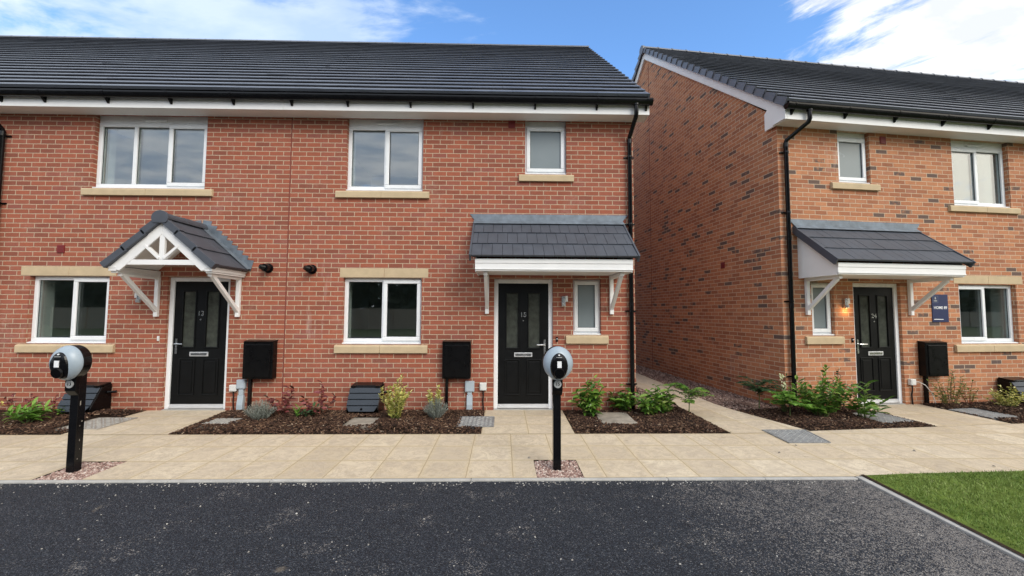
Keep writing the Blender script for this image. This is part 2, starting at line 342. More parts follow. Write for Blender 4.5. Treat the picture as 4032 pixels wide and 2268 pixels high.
# ------------------------------------------------------------------ window / door kits (house-local, y = 0 is the wall face, +y inward)
REV = .07
def window(par, u0, u1, z0, z1, m, lights, head=0., sill=None, lintel=None, frosted=False, vent=0, proud=0):
    """lights: list of (u_left, u_right, is_sash) in u order; sill=(u0,u1,z0,z1)"""
    X = lambda u: m*u
    y0, y1 = REV, REV+.065
    fb = MB(); fw = .058
    zt = z1-head
    fb.box(X(u0), X(u1), y0, y1, z0+.03, z0+.03+fw); fb.box(X(u0), X(u1), y0, y1, zt-fw, zt)
    fb.box(X(u0), X(u0+fw), y0+.001, y1-.001, z0+.03+fw, zt-fw); fb.box(X(u1-fw), X(u1), y0+.001, y1-.001, z0+.03+fw, zt-fw)
    for a, b in zip(lights[:-1], lights[1:]):
        fb.box(X(a[1]-.028), X(a[1]+.028), y0+.001, y1-.001, z0+.03+fw, zt-fw)
    w = fb.build('window', M['upvc'], par, bevel=.006)
    if head:
        hb = MB(); hb.box(X(u0), X(u1), y0+.006, y1, zt+.001, z1); hb.build('head_panel', M['upvc'], w, bevel=.003)
    for (a, b, sash) in lights:
        ga = a+(fw if a == u0 else .028); gb = b-(fw if b == u1 else .028)
        za, zb = z0+.03+fw, zt-fw
        if sash:
            sb = MB(); sw = .062; o = .018
            A, B, C, D = ga-.034, gb+.034, za-.034, zb+.034
            sb.box(X(A), X(B), y0-.02, y0+.03, C, C+sw+.0); sb.box(X(A), X(B), y0-.02, y0+.03, D-sw, D)
            sb.box(X(A), X(A+sw), y0-.0195, y0+.0295, C+sw, D-sw); sb.box(X(B-sw), X(B), y0-.0195, y0+.0295, C+sw, D-sw)
            sb.build('sash', M['upvc'], w, bevel=.009)
            ga, gb, za, zb = A+sw, B-sw, C+sw, D-sw
            gy = y0+.004
        else: gy = y0+.03
        g = MB(); e = .007
        g.box(X(ga), X(gb), gy-.004, gy+.004, za, za+e); g.box(X(ga), X(gb), gy-.004, gy+.004, zb-e, zb)
        g.box(X(ga), X(ga+e), gy-.0035, gy+.0035, za+e, zb-e); g.box(X(gb-e), X(gb), gy-.0035, gy+.0035, za+e, zb-e)
        g.build('gasket', M['gasket'], w)
        p = MB(); p.box(X(ga+.001), X(gb-.001), gy+.006, gy+.026, za+.001, zb-.001)
        p.build('pane', M['frost'] if frosted else M['glass'], w)
    cb = MB(); cb.prism([(y0-.001,z0),(y0-.05-proud,z0),(y0-.055-proud,z0+.008),(y0-.055-proud,z0+.02),(y0-.001,z0+.031)], X(u0-.012), X(u1+.012)); cb.build('cill', M['upvc'], w, bevel=.003)
    if vent:
        vb = MB(); uc = (u0+u1)/2-.02; vb.box(X(uc-.17), X(uc+.17), y0-.016, y0+.004, z1-.10, z1-.065); vb.build('trickle_vent', M['upvc'], w, bevel=.004)
    if sill:
        s0, s1, a, b = sill; sb = MB(); mid = (s0+s1)/2+.02
        segs = [(s0, mid-.002), (mid+.002, s1)] if s1-s0 > 1.1 else [(s0, s1)]
        for (p, q) in segs:
            sb.prism([(.06,a),(-.045,a),(-.045,b-.03),(-.035,b-.012),(.06,b+.012)], X(p), X(q))
        sb.build('stone_sill', M['stone'], w, bevel=.004)
    if lintel:
        s0, s1, a, b = lintel; lb = MB(); mid = (s0+s1)/2
        for p, q in ((s0, mid-.002), (mid+.002, s1)): lb.box(X(p), X(q), -.004, .09, a, b)
        lb.build('stone_lintel', M['stone'], w, bevel=.003)
    # inner plastered reveal and the room behind it
    r = MB(); ya, yb, yc = y1+.001, .36, 3.4
    ru0, ru1, rz0, rz1 = u0+.01, u1-.01, z0+.03, zt
    for (p, q) in (((ru0,rz0),(ru1,rz0)),((ru1,rz0),(ru1,rz1)),((ru1,rz1),(ru0,rz1)),((ru0,rz1),(ru0,rz0))):
        r.quad((X(p[0]),ya,p[1]),(X(q[0]),ya,q[1]),(X(q[0]),yb,q[1]),(X(p[0]),yb,p[1]))
    zf = 2.5 if z0 > 2.4 else .02; zc = zf+2.35 if z0 > 2.4 else 2.32
    U0, U1 = max(.12, u0-.7), u1+.7
    zc = max(zc, rz1+.02); zf = min(zf, rz0-.02)
    pts = lambda y: [(X(U0),y,zf),(X(U1),y,zf),(X(U1),y,zc),(X(U0),y,zc)]
    f_, b_ = pts(yb), pts(yc)
    for i in range(4): j = (i+1) % 4; r.quad(f_[i], f_[j], b_[j], b_[i])
    r.quad(*b_)
    r.quad((X(U0),yb,zf),(X(U1),yb,zf),(X(U1),yb,rz0),(X(U0),yb,rz0)); r.quad((X(U0),yb,rz1),(X(U1),yb,rz1),(X(U1),yb,zc),(X(U0),yb,zc))
    r.quad((X(U0),yb,rz0),(X(ru0),yb,rz0),(X(ru0),yb,rz1),(X(U0),yb,rz1)); r.quad((X(ru1),yb,rz0),(X(U1),yb,rz0),(X(U1),yb,rz1),(X(ru1),yb,rz1))
    r.raw('room_lining', [M['plaster']], par)
    return w

def door(par, u0, u1, z1, m, hs, num):
    """hs = +1: handle at the high-u side"""
    X = lambda u: m*u
    y = .05; fw = .066
    fb = MB()
    fb.box(X(u0), X(u0+fw), y, y+.07, .012, z1); fb.box(X(u1-fw), X(u1), y, y+.07, .012, z1); fb.box(X(u0+fw), X(u1-fw), y+.001, y+.069, z1-fw, z1)
    d0, d1, dz0, dz1 = u0+fw+.004, u1-fw-.004, .085, z1-fw-.004
    W = d1-d0; yl = y+.022
    lb = MB(); gx = []
    for c in (.28, .72):
        cc = d0+W*c; gx.append((cc-.09, cc+.09))
    zs = [(.97,1.84),(.24,.77)]
    xs = sorted([d0,d1]+[q for g in gx for q in g])
    zz = sorted([dz0,dz1,.97,1.84])
    for i in range(len(xs)-1):
        for j in range(len(zz)-1):
            xm, zm = (xs[i]+xs[i+1])/2, (zz[j]+zz[j+1])/2
            if any(a < xm < b for a, b in gx) and .97 < zm < 1.84: continue
            lb.box(X(xs[i]), X(xs[i+1]), yl, yl+.044, zz[j], zz[j+1])
    leaf = lb.build('door', M['door'], par)
    pb = MB()
    for a, b in gx:                       # raised mouldings round the glazing and the lower panels
        for (za, zb) in zs:
            a2, b2 = (a, b) if za > .9 else (a-.015, b+.015)
            t = .02
            for bx in ((a2-t,b2+t,za-t,za),(a2-t,b2+t,zb,zb+t),(a2-t,a2,za,zb),(b2,b2+t,za,zb)):
                pb.box(X(bx[0]), X(bx[1]), yl-.012, yl+.002, bx[2], bx[3])
            if za < .9: pb.box(X(a2+.02), X(b2-.02), yl-.008, yl+.002, za+.02, zb-.02)
    pb.build('moulding', M['door'], leaf, bevel=.006)
    for a, b in gx:
        g = MB(); g.box(X(a), X(b), yl+.012, yl+.03, .97, 1.84); g.build('glazing', M['dimglass'], leaf)
    dc = (d0+d1)/2
    l = MB(); l.box(X(dc-.145), X(dc+.145), yl-.012, yl-.001, .825, .893); lp = l.build('letterbox', M['alu'], leaf, bevel=.003)
    l = MB(); l.box(X(dc-.125), X(dc+.125), yl-.0145, yl-.012, .84, .878); l.build('letterbox_flap', M['chrome'], leaf)
    hu = d1-.055 if hs > 0 else d0+.055
    h = MB(); h.box(X(hu-.016), X(hu+.016), yl-.008, yl-.001, .86, 1.10)
    s = -hs
    h.tube([(X(hu),yl-.004,1.02),(X(hu),yl-.05,1.02),(X(hu+s*.02),yl-.058,1.02),(X(hu+s*.13),yl-.055,1.018)], .010, 8)
    h.build('door_handle', M['chrome'], leaf, smooth=True)
    text('house_number', num, M['chrome'], leaf, (X(dc), yl-.004, 1.495), .105, .003, bold=.002)
    v = MB(); v.tube([(X(dc),yl-.001,1.40),(X(dc),yl-.008,1.40)], .012, 10); v.build('spyhole', M['chrome'], leaf)
    fo = fb.build('door_frame', M['upvc'], par, bevel=.006)
    t = MB(); t.box(X(u0+fw+.001), X(u1-fw-.001), y-.012, y+.07, .022, .045); t.box(X(u0+fw+.001), X(u1-fw-.001), y+.004, y+.07, .0455, .064); t.box(X(u0+fw+.001), X(u1-fw-.001), y+.014, y+.07, .0645, .082)
    t.build('threshold', M['alu'], fo, bevel=.002)
    k = MB(); k.box(X(u0+.002), X(u1-.002), .0, y+.06, -.03, .0115); k.build('step', M['kerb'], fo)
    r = MB(); r.box(X(u0), X(u1), y+.08, y+.10, 0, z1); r.build('door_backing', M['door'], par)
    return leaf

def lean_canopy(par, uc, m, wd=2.375):
    X = lambda u: m*u
    a, b = uc-wd/2, uc+wd/2
    D, ze, zw = .78, 2.335, 2.335+.78*.84      # tile eave distance, tile eave height, height at wall
    nt = 16; tw = wd/nt
    tb = MB(); L = math.hypot(D, zw-ze)
    def P(s, h):    # point on slope: s from eave, h above it (normal)
        t = s/L; return (-D+D*t - h*(zw-ze)/L, ze+(zw-ze)*t + h*D/L)
    g = L/3.12
    for r in range(4):
        s0 = r*g; s1 = min(L-.005, s0+g+.05)
        if s1-s0 < .08: continue
        off = 0 if r % 2 == 0 else tw/2
        for i in range(-1, nt+1):
            p, q = a+i*tw+off+.0025, a+(i+1)*tw+off-.0025
            p, q = max(p, a), min(q, b)
            if q-p < .02: continue
            dz = rnd(-.002,.002)
            y0,z0 = P(s0, .012+dz); y1,z1 = P(s1, -.004+dz); y2,z2 = P(s0, -.016); y3,z3 = P(s1, -.03)
            tb.hexa([(X(p),y2,z2),(X(q),y2,z2),(X(q),y3,z3),(X(p),y3,z3),(X(p),y0,z0),(X(q),y0,z0),(X(q),y1,z1),(X(p),y1,z1)])
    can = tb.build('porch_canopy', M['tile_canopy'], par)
    dk = MB(); y0,z0 = P(.01,-.032); y1,z1 = P(L-.01,-.05)
    dk.quad((X(a+.02),y0,z0),(X(b-.02),y0,z0),(X(b-.02),y1,z1),(X(a+.02),y1,z1)); dk.build('underlay', M['black_pvc'], can)
    for p, q in ((a-.028, a-.001), (b+.001, b+.028)):      # dark verge trims, one each end
        vb = MB(); (ya,za),(yb,zb) = P(-.012,.022), P(L-.01,.012); (yc,zc),(yd,zd) = P(L-.01,-.09), P(-.012,-.085)
        vb.prism([(ya,za),(yb,zb),(yc,zc),(yd,zd)], X(p), X(q)); vb.build('verge_trim', M['tile_canopy'], can, bevel=.003)
    fa, fb_ = a+.055, b-.055; yf = -D+.055; zt, zb = 2.29, 2.135
    f = MB()
    f.box(X(fa), X(fb_), yf, yf+.02, zt-.055, zt+.01); f.box(X(fa), X(fb_), yf+.008, yf+.03, zb+.02, zt-.056)
    f.box(X(fa), X(fb_), yf-.004, yf+.03, zb+.008, zb+.0195); f.box(X(fa+.01), X(fb_-.01), yf+.012, yf+.034, zb-.012, zb+.0075)
    f.build('fascia_board', M['white_board'], can, bevel=.003)
    s = MB(); s.box(X(fa+.01), X(fb_-.01), yf+.035, -.001, zb-.006, zb+.006); s.build('soffit', M['white_board'], can)
    for p, q in ((fa+.001, fa+.022), (fb_-.022, fb_-.001)):       # triangular cheeks
        c = MB(); zz = lambda y: ze+(zw-ze)*(y+D)/D-.05
        c.prism([(yf+.032,zb-.02),(-.001,zb-.02),(-.001,zz(0)-.06),(yf+.032,zz(yf)-.02)], X(p), X(q)); c.build('cheek', M['white_board'], can, bevel=.002)
    for uu in (uc-1.0, uc+.985):
        k = MB(); w = .03; zt2 = zb-.013
        k.box(X(uu-w), X(uu+w), -.052, -.001, 1.51, zt2); k.box(X(uu-w+.001), X(uu+w-.001), yf+.09, -.053, zt2-.055, zt2-.001)
        k.bar((X(uu), -.03, 1.60), (X(uu), yf+.15, zt2-.05), .055, .052, up=(1,0,0))
        k.build('bracket', M['white_board'], can, bevel=.005)
    l = MB(); fl = a-.10, b+.085
    zt = 3.112
    yq, zq = P(L-.10, .02); yr, zr = P(L-.005, .022)
    l.quad((X(fl[0]),-.008,zt),(X(fl[1]),-.008,zt),(X(b+.01),-.014,zr+.01),(X(a-.01),-.014,zr+.01))
    l.quad((X(a-.01),-.014,zr+.01),(X(b+.01),-.014,zr+.01),(X(b+.022),yq,zq+.004),(X(a-.022),yq,zq+.004))
    lo = l.raw('flashing', [M['lead']], can)
    so = lo.modifiers.new('t', 'SOLIDIFY'); so.thickness = .004
    return can

def house_wall(par, m, W, Dp, zr, holes, mat, ztop=4.80, side=True, far=True):
    X = lambda u: m*u
    b = MB()
    us = sorted({0., W} | {h[0] for h in holes} | {h[1] for h in holes}); zs = sorted({-.3, ztop} | {h[2] for h in holes} | {h[3] for h in holes})
    for i in range(len(us)-1):
        for j in range(len(zs)-1):
            um, zm = (us[i]+us[i+1])/2, (zs[j]+zs[j+1])/2
            if any(h[0] < um < h[1] and h[2] < zm < h[3] for h in holes): continue
            b.quad((X(us[i]),0,zs[j]),(X(us[i+1]),0,zs[j]),(X(us[i+1]),0,zs[j+1]),(X(us[i]),0,zs[j+1]))
    for (u0,u1,z0,z1) in holes:
        R = .16
        b.quad((X(u0),0,z0),(X(u0),R,z0),(X(u0),R,z1),(X(u0),0,z1)); b.quad((X(u1),0,z0),(X(u1),R,z0),(X(u1),R,z1),(X(u1),0,z1))
        b.quad((X(u0),0,z1),(X(u1),0,z1),(X(u1),R,z1),(X(u0),R,z1)); b.quad((X(u0),0,z0),(X(u1),0,z0),(X(u1),R,z0),(X(u0),R,z0))
    if side:
        b.quad((X(0),0,-.3),(X(0),Dp,-.3),(X(0),Dp,ztop),(X(0),Dp/2,zr),(X(0),0,ztop))
    if far: b.quad((X(W),0,-.3),(X(W),Dp,-.3),(X(W),Dp,ztop),(X(W),Dp/2,zr),(X(W),0,ztop))
    if side or far: b.quad((X(0),Dp,-.3),(X(W),Dp,-.3),(X(W),Dp,ztop),(X(0),Dp,ztop))
    o = b.raw('wall', [mat], par)
    return o

def roof(par, u0, u1, m, ye, ze, yr, zr, rows, phase=0., ridge_step=.45, ridge_r=.085, bump=True):
    """tiles on the front slope, plain back slope, ridge tiles"""
    X = lambda u: m*u
    L = math.hypot(yr-ye, zr-ze); cy, cz = (yr-ye)/L, (zr-ze)/L
    P = lambda s, h: (ye+cy*s-cz*h, ze+cz*s+cy*h)
    g = L/rows; tw = .33
    b = MB()
    for r in range(rows):
        s0 = r*g; s1 = min(L, s0+g+.04)
        off = (0 if r % 2 == 0 else tw/2)+phase
        i0 = int(math.floor((u0-off)/tw)); i1 = int(math.ceil((u1-off)/tw)); drift = 0.
        for i in range(i0, i1+1):
            p, q = max(u0, i*tw+off+.0015), min(u1, (i+1)*tw+off-.0015)
            if q-p < .02: continue
            if random.random() < .12: drift = rnd(-.0018,.0022)
            dz = drift+rnd(-.0007,.0007); ds = rnd(-.001,.001)
            if random.random() < .01: dz += .006
            y0,z0 = P(s0+ds,.037+dz); y1,z1 = P(s1,.002+dz*.3); y2,z2 = P(s0+ds,.022 if r else -.006); y3,z3 = P(s1,-.02)
            b.hexa([(X(p),y2,z2),(X(q),y2,z2),(X(q),y3,z3),(X(p),y3,z3),(X(p),y0,z0),(X(q),y0,z0),(X(q),y1,z1),(X(p),y1,z1)])
    ro = b.build('roof', M['tile'], par)
    k = MB(); a, c = P(.02,-.03), P(L,-.03); yb = 2*yr-ye
    k.quad((X(u0+.01),*a),(X(u1-.01),*a),(X(u1-.01),*c),(X(u0+.01),*c)); k.quad((X(u0),yr,zr+.01),(X(u1),yr,zr+.01),(X(u1),yb,ze),(X(u0),yb,ze))
    k.raw('roof_deck', [M['tile']], ro)
    t = MB(); n = int(round((u1-u0)/ridge_step)); st = (u1-u0)/n
    for i in range(n):
        p = u0+i*st
        arc = lambda r, dz=0: [(yr+r*math.cos(PI*j/8), zr-.02+dz+r*.85*math.sin(PI*j/8)) for j in range(9)]
        t.prism(arc(ridge_r), X(p+.03), X(p+st)); t.prism(arc(ridge_r+(.014 if bump else .003)), X(p), X(p+.03))
    t.build('ridge_tiles', M['tile'], ro)
    return ro, P, L, g

def eaves(par, u0, u1, m, zf, yb=-.28, end0=True, gz=None, brackets=(), joints=()):
    """fascia board, soffit, gutter with its brackets"""
    X = lambda u: m*u
    f = MB(); cuts = [u0]+list(joints)+[u1]
    for p, q in zip(cuts[:-1], cuts[1:]): f.box(X(p+.001), X(q-.001), yb, yb+.02, zf, zf+.21)
    fo = f.build('fascia_board', M['white_board'], par, bevel=.003)
    if joints:
        for q in joints: j = MB(); j.box(X(q-.02), X(q+.02), yb-.003, yb-.0002, zf+.001, zf+.205); j.build('fascia_joint', M['white_board'], fo)
    s = MB(); s.box(X(u0+.002), X(u1-.002), yb+.021, REV-.002 if False else -.0015, zf+.012, zf+.02); s.build('soffit', M['white_board'], fo)
    gz = gz or zf+.20; yc = yb-.064; r = .06
    out = [(yc-r*math.cos(PI*j/12), gz-r*1.45*math.sin(PI*j/12)) for j in range(13)]
    inn = [(yc-(r-.006)*math.cos(PI*j/12), gz-(r-.006)*1.42*math.sin(PI*j/12)) for j in range(13)][::-1]
    g = MB(); g.prism(out+inn, X(u0-.03), X(u1)); 
    gu = g.build('gutter', M['black_pvc'], par)
    e = MB(); e.prism([(y, z) for y, z in out], X(u0-.034), X(u0-.024)); e.prism([(yc-(r+.004)*math.cos(PI*j/12), gz+.002-(r+.004)*1.45*math.sin(PI*j/12)) for j in range(13)]+inn, X(u0-.03), X(u0+.02))
    e.build('gutter_end', M['black_pvc'], gu)
    for bu in brackets:
        k = MB(); o2 = [(yc-(r+.005)*math.cos(PI*j/12), gz+.004-(r+.005)*1.45*math.sin(PI*j/12)) for j in range(13)]
        k.prism(o2+[(p[0], p[1]+.001) for p in inn], X(bu-.012), X(bu+.012))
        k.prism([(yb-.001,gz-.03),(yb-.001,gz-.15),(yb-.012,gz-.15),(yb-.07,gz-.088),(yb-.03,gz-.06)], X(bu-.014), X(bu+.014))
        k.build('gutter_bracket', M['black_pvc'], gu)
    return fo, gu

def downpipe(par, u, m, gz, yg=-.344, top_u=None, clips=(), mat=None):
    X = lambda q: m*q; tu = u if top_u is None else top_u
    b = MB(); r = .034
    b.tube([(X(tu),yg,gz-.05),(X(tu),yg,gz-.20),(X(tu),yg+.03,gz-.245),(X(u),-.075,gz-.46),(X(u),-.055,gz-.50),(X(u),-.055,.0)], r, 14)
    b.tube([(X(tu),yg,gz-.055),(X(tu),yg,gz-.075)], .045, 14); b.tube([(X(u),-.055,gz-.50),(X(u),-.055,gz-.57)], .039, 14); b.tube([(X(u),-.055,1.62),(X(u),-.055,1.70)], .038, 14)
    p = b.build('downpipe', M['black_pvc'], par, smooth=True)
    for cz in clips:
        c = MB(); c.tube([(X(u),-.055,cz),(X(u),-.055,cz+.025)], .041, 12)
        c.box(X(u-.085), X(u+.085), -.020, -.001, cz+.002, cz+.022); c.build('pipe_clip', M['black_pvc'], p)
    return p

def red_vent(par, u, z, m, side=False):
    b = MB()
    if side:
        b.box(m*-.016, m*-.0005, u-.055, u+.055, z-.06, z+.06)
        for i in range(6): b.box(m*-.02, m*-.0165, u-.045, u+.045, z-.05+i*.017, z-.042+i*.017)
    else:
        b.box(m*(u-.055), m*(u+.055), -.016, -.0005, z-.06, z+.06)
        for i in range(6): b.box(m*(u-.045), m*(u+.045), -.02, -.0165, z-.05+i*.017, z-.042+i*.017)
    return b.build('wall_vent', M['red_vent'], par)

def doorbell(par, u, z, m, white=False):
    b = MB(); b.box(m*(u-.016), m*(u+.016), -.018, -.0005, z-.038, z+.038)
    o = b.build('doorbell', M['white_plastic' if white else 'gloss_black'], par, bevel=.004)
    c = MB(); c.tube([(m*u,-.0185,z+.008),(m*u,-.022,z+.008)], .008, 10); c.build('bell_push', M['white_print'], o)

def verge(par, x0, x1, P, L, rows, g):
    v = MB()
    for r in range(rows):
        s0 = r*g; s1 = s0+g+.02
        a, b_ = P(s0-.004,.04), P(s1,.018); c, d = P(s1,-.105), P(s0-.004,-.085)
        v.prism([a,b_,c,d], x0-(.004 if r % 2 else 0), x1)
    return v.build('verge_tiles', M['tile'], par)

# ------------------------------------------------------------------ the red terrace: number 15 (end), number 13 (mid), the next one
Y1 = 6.527; XE = 2.11
YE, ZE, YR, ZR, ROWS1 = -.345, 4.925, 4.15, 8.70, 21
h15 = empty('terraced_house', (XE, Y1, 0), 0, 'end of terrace red brick house with black door 15 under a lean-to tiled canopy', 'house', 'red brick terrace of houses')
holes15 = [(3.425,4.655,3.475,4.69),(1.095,1.77,3.775,4.69),(3.41,4.65,1.02,2.075),(.548,.997,1.175,2.07),(1.32,2.26,-.3,2.07)]
house_wall(h15, -1, 5.54, 8.3, 8.55, holes15, M['brick_red'])
window(h15, 3.425, 4.655, 3.478, 4.69, -1, [(3.425,4.04,True),(4.04,4.655,False)], head=.125, sill=(3.31,4.80,3.355,3.475), vent=1)
window(h15, 1.095, 1.77, 3.778, 4.69, -1, [(1.095,1.77,True)], head=.085, sill=(.98,1.87,3.652,3.772), frosted=True)
window(h15, 3.41, 4.65, 1.022, 2.072, -1, [(3.41,4.025,True),(4.025,4.65,False)], sill=(3.30,4.75,.89,1.018), lintel=(3.31,4.705,2.082,2.222))
window(h15, .548, .997, 1.177, 2.068, -1, [(.548,.997,True)], sill=(.44,1.115,1.045,1.175), frosted=True)
door(h15, 1.32, 2.26, 2.068, -1, -1, '15')
lean_canopy(h15, 1.385, -1)
verge_x = .16
ro, P1, L1, g1 = roof(h15, -verge_x, 5.54, -1, YE, ZE, YR, ZR, ROWS1, bump=False)
fo, gu = eaves(h15, -.17, 5.54, -1, 4.655, brackets=(-.12,.66,1.63,2.6,3.57,4.54,5.4), joints=(1.05,4.93), gz=4.865)
eb = MB(); eb.prism([(-.28,4.655),(-.28,4.86),(-.12,4.99),(-.001,5.08),(-.001,4.655)], .165, .178); eb.build('eaves_box_end', M['white_board'], fo)
bb = MB(); a_, b_ = P1(.2,-.05), P1(L1,-.05); c_, d_ = P1(L1,-.22), P1(.2,-.22); bb.prism([a_,b_,c_,d_], .11, .135); bb.build('bargeboard', M['white_board'], ro)
vt = MB()
for r in range(ROWS1):
    s0 = r*g1; s1 = s0+g1+.015
    vt.prism([P1(s0-.006,.036),P1(s1,.014),P1(s1,-.09),P1(s0-.006,-.08)], .136, .168)
vt.build('verge_tiles', M['tile'], ro)
downpipe(h15, .075, -1, 4.85, top_u=.05, clips=(4.05,2.95,1.55,.4))
red_vent(h15, 1.99, 4.60, -1); doorbell(h15, 1.257, 1.11, -1)
def flue(par, u, z, m):
    b = MB(); X = m*u
    b.tube([(X,-.0005,z),(X,-.02,z)], .075, 18); b.tube([(X,-.02,z),(X,-.10,z+.004),(X,-.13,z-.002)], .058, 18)
    b.tube([(X-.01,-.11,z-.0),(X-.05,-.16,z+.015)], [.05,.035], 14)
    return b.build('boiler_flue', M['black_pvc'], par, smooth=True)
flue(h15, 5.14, 2.20, -1)

h13 = empty('terraced_house', (-3.43, Y1, 0), 0, 'mid terrace red brick house with black door 13 under a small pitched porch', 'house', 'red brick terrace of houses')
holes13 = [(1.345,3.115,3.475,4.69),(2.74,3.96,1.02,2.075),(.87,1.84,-.3,2.072)]
house_wall(h13, -1, 4.49, 8.3, 8.55, holes13, M['brick_red'], side=False, far=False)
window(h13, 1.345, 3.115, 3.478, 4.69, -1, [(1.345,1.98,True),(1.98,2.53,False),(2.53,3.115,False)], head=.125, sill=(1.20,3.23,3.355,3.475), vent=1)
window(h13, 2.74, 3.96, 1.022, 2.072, -1, [(2.74,3.335,True),(3.335,3.96,False)], sill=(2.59,4.07,.89,1.018), lintel=(2.64,4.10,2.082,2.222))
door(h13, .87, 1.84, 2.07, -1, 1, '13')
ro13, P13, L13, g13 = roof(h13, 0, 4.49, -1, YE, ZE, YR, ZR, ROWS1, phase=5.54 % .33 * -1, bump=False)
eaves(h13, .0, 4.49, -1, 4.655, brackets=(.75,1.7,2.65,3.6,4.25), joints=(), gz=4.865)
downpipe(h13, 4.48, -1, 4.85, top_u=4.5, clips=(4.28,3.20,1.60))
red_vent(h13, 3.51, 2.50, -1); doorbell(h13, 1.935, 1.107, -1, True); flue(h13, .285, 2.215, -1)
ej = MB(); ej.box(-.008, .008, -.004, -.0005, -.1, 4.67); ej.build('expansion_joint', M['joint'], h13)

hl = empty('terraced_house', (-7.92, Y1, 0), 0, 'red brick terraced house at the left edge beyond the black drainpipe', 'house', 'red brick terrace of houses')
house_wall(hl, -1, 8.2, 8.3, 8.55, [], M['brick_red'], side=False)
roof(hl, 0, 8.2, -1, YE, ZE, YR, ZR, ROWS1, phase=-.2, bump=False)
eaves(hl, .0, 8.2, -1, 4.655, brackets=(.5,1.5,2.5), gz=4.865)

# pitched porch of number 13
def gable_porch(par, uc):
    X = lambda u: -u
    D, ap, ft, hw = .80, 2.865, 2.165, .765
    L = math.hypot(hw, ap-ft); cu, cz = hw/L, (ap-ft)/L
    tb = MB(); g = L/3.0
    for sd in (-1, 1):
        P = lambda s, h: (uc+sd*(hw-cu*s+cz*h), ft+cz*s+cu*h)
        for r in range(3):
            s0, s1 = r*g, min(L-.02, r*g+g+.03)
            for (ya, yb) in ((-D, -D+.085), (-D+.088, -D+.49), (-D+.493, -.03)):
                up = .012 if ya == -D else 0
                p0,p1,p2,p3 = P(s0,.028+up), P(s1,.006+up), P(s0,-.012 if not up else -.055), P(s1,-.03 if not up else -.07)
                tb.hexa([(X(p2[0]),ya,p2[1]),(X(p2[0]),yb,p2[1]),(X(p3[0]),yb,p3[1]),(X(p3[0]),ya,p3[1]),(X(p0[0]),ya,p0[1]),(X(p0[0]),yb,p0[1]),(X(p1[0]),yb,p1[1]),(X(p1[0]),ya,p1[1])])
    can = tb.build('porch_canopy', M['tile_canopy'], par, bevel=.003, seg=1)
    rt = MB(); arc = lambda r: [(X(uc)+r*math.cos(PI*j/10-.0), ap-.045+r*.95*math.sin(PI*j/10)) for j in range(11)]
    rt.prism(arc(.10), -D+.03, -.42, 'y'); rt.prism(arc(.105), -.43, -.01, 'y')
    rt.prism([(X(uc)+.115*math.cos(t), ap-.035+.105*math.sin(t)) for t in [(-.75+ (PI+1.5)*j/14) for j in range(15)]], -D-.012, -D+.029, 'y')
    rt.build('ridge_tile', M['tile_canopy'], can, bevel=.003)
    w = MB(); yf = -D+.05
    for sd in (-1, 1):
        P = lambda s, h: (X(uc+sd*(hw-cu*s+cz*h)), ft+cz*s+cu*h)
        a, b, c, d = P(.02,-.06), P(L-.06*cz/cu-.002,-.06), P(L-.19*cz/cu-.002,-.19), P(.10,-.19)
        w.prism([a,b,c,d], yf, yf+.03, 'y')
    tie = ft+.012
    w.box(X(uc-.47), X(uc+.47), yf+.004, yf+.05, tie, tie+.072)
    w.box(X(uc-.036), X(uc+.036), yf+.006, yf+.046, tie+.073, ap-.15)
    for sd in (-1, 1): w.bar((X(uc+sd*.03), yf+.026, tie+.09), (X(uc+sd*.235), yf+.026, tie+.275), .038, .062, up=(0,1,0))
    w.build('porch_truss', M['white_board'], can, bevel=.004)
    s = MB()
    for sd in (-1, 1):
        P = lambda s_, h: (X(uc+sd*(hw-cu*s_+cz*h)), ft+cz*s_+cu*h)
        s.prism([P(.09,-.07),P(L-.02,-.07),P(L-.02,-.082),P(.09,-.082)], yf+.031, -.002, 'y')
    s.build('soffit', M['white_board'], can)
    for sd in (-1, 1):
        e = MB(); q = uc+sd*(hw-.055); r_ = uc+sd*(hw-.16)
        e.box(X(q), X(r_), yf+.002, -.002, ft-.075, ft-.035); e.box(X(q-sd*.012), X(r_), yf+.03, -.002, ft-.10, ft-.0755); e.box(X(q+sd*.012), X(r_), yf-.004, -.002, ft-.0345, ft-.012); e.build('eaves_moulding', M['white_board'], can, bevel=.003)
    for uu in (uc-.625, uc+.625):
        k = MB(); zt = ft-.101
        k.box(X(uu-.03), X(uu+.03), -.05, -.001, 1.445, zt); k.bar((X(uu), -.028, 1.53), (X(uu), yf+.13, zt-.02), .055, .055, up=(1,0,0)); k.box(X(uu-.029), X(uu+.029), yf+.08, -.051, zt-.04, zt-.001)
        k.build('bracket', M['white_board'], can, bevel=.005)
    l = MB()          # stepped lead flashing against the wall
    for sd in (-1, 1):
        n = 9
        for i in range(n):
            u_a = .02+(hw+.0)*i/n; z_b = ap+.11-(ap-ft)*i/n; st = hw/n
            l.quad((X(uc+sd*u_a),-.005-.0004*i,z_b),(X(uc+sd*(u_a+st+.05)),-.005-.0004*i,z_b-.02),(X(uc+sd*(u_a+st)),-.005-.0004*i,z_b-.19),(X(uc+sd*(u_a-.02)),-.005-.0004*i,z_b-.12))
        P = lambda s_, h: (X(uc+sd*(hw-cu*s_+cz*h)), ft+cz*s_+cu*h)
        a, b = P(-.01,.036), P(L,.02)
        l.quad((a[0],-.11,a[1]),(b[0],-.11,b[1]),(b[0],-.012,b[1]+.015),(a[0],-.012,a[1]+.015))
    lo = l.raw('flashing', [M['lead']], can); so = lo.modifiers.new('t', 'SOLIDIFY'); so.thickness = .003
    return can
gable_porch(h13, 1.35)

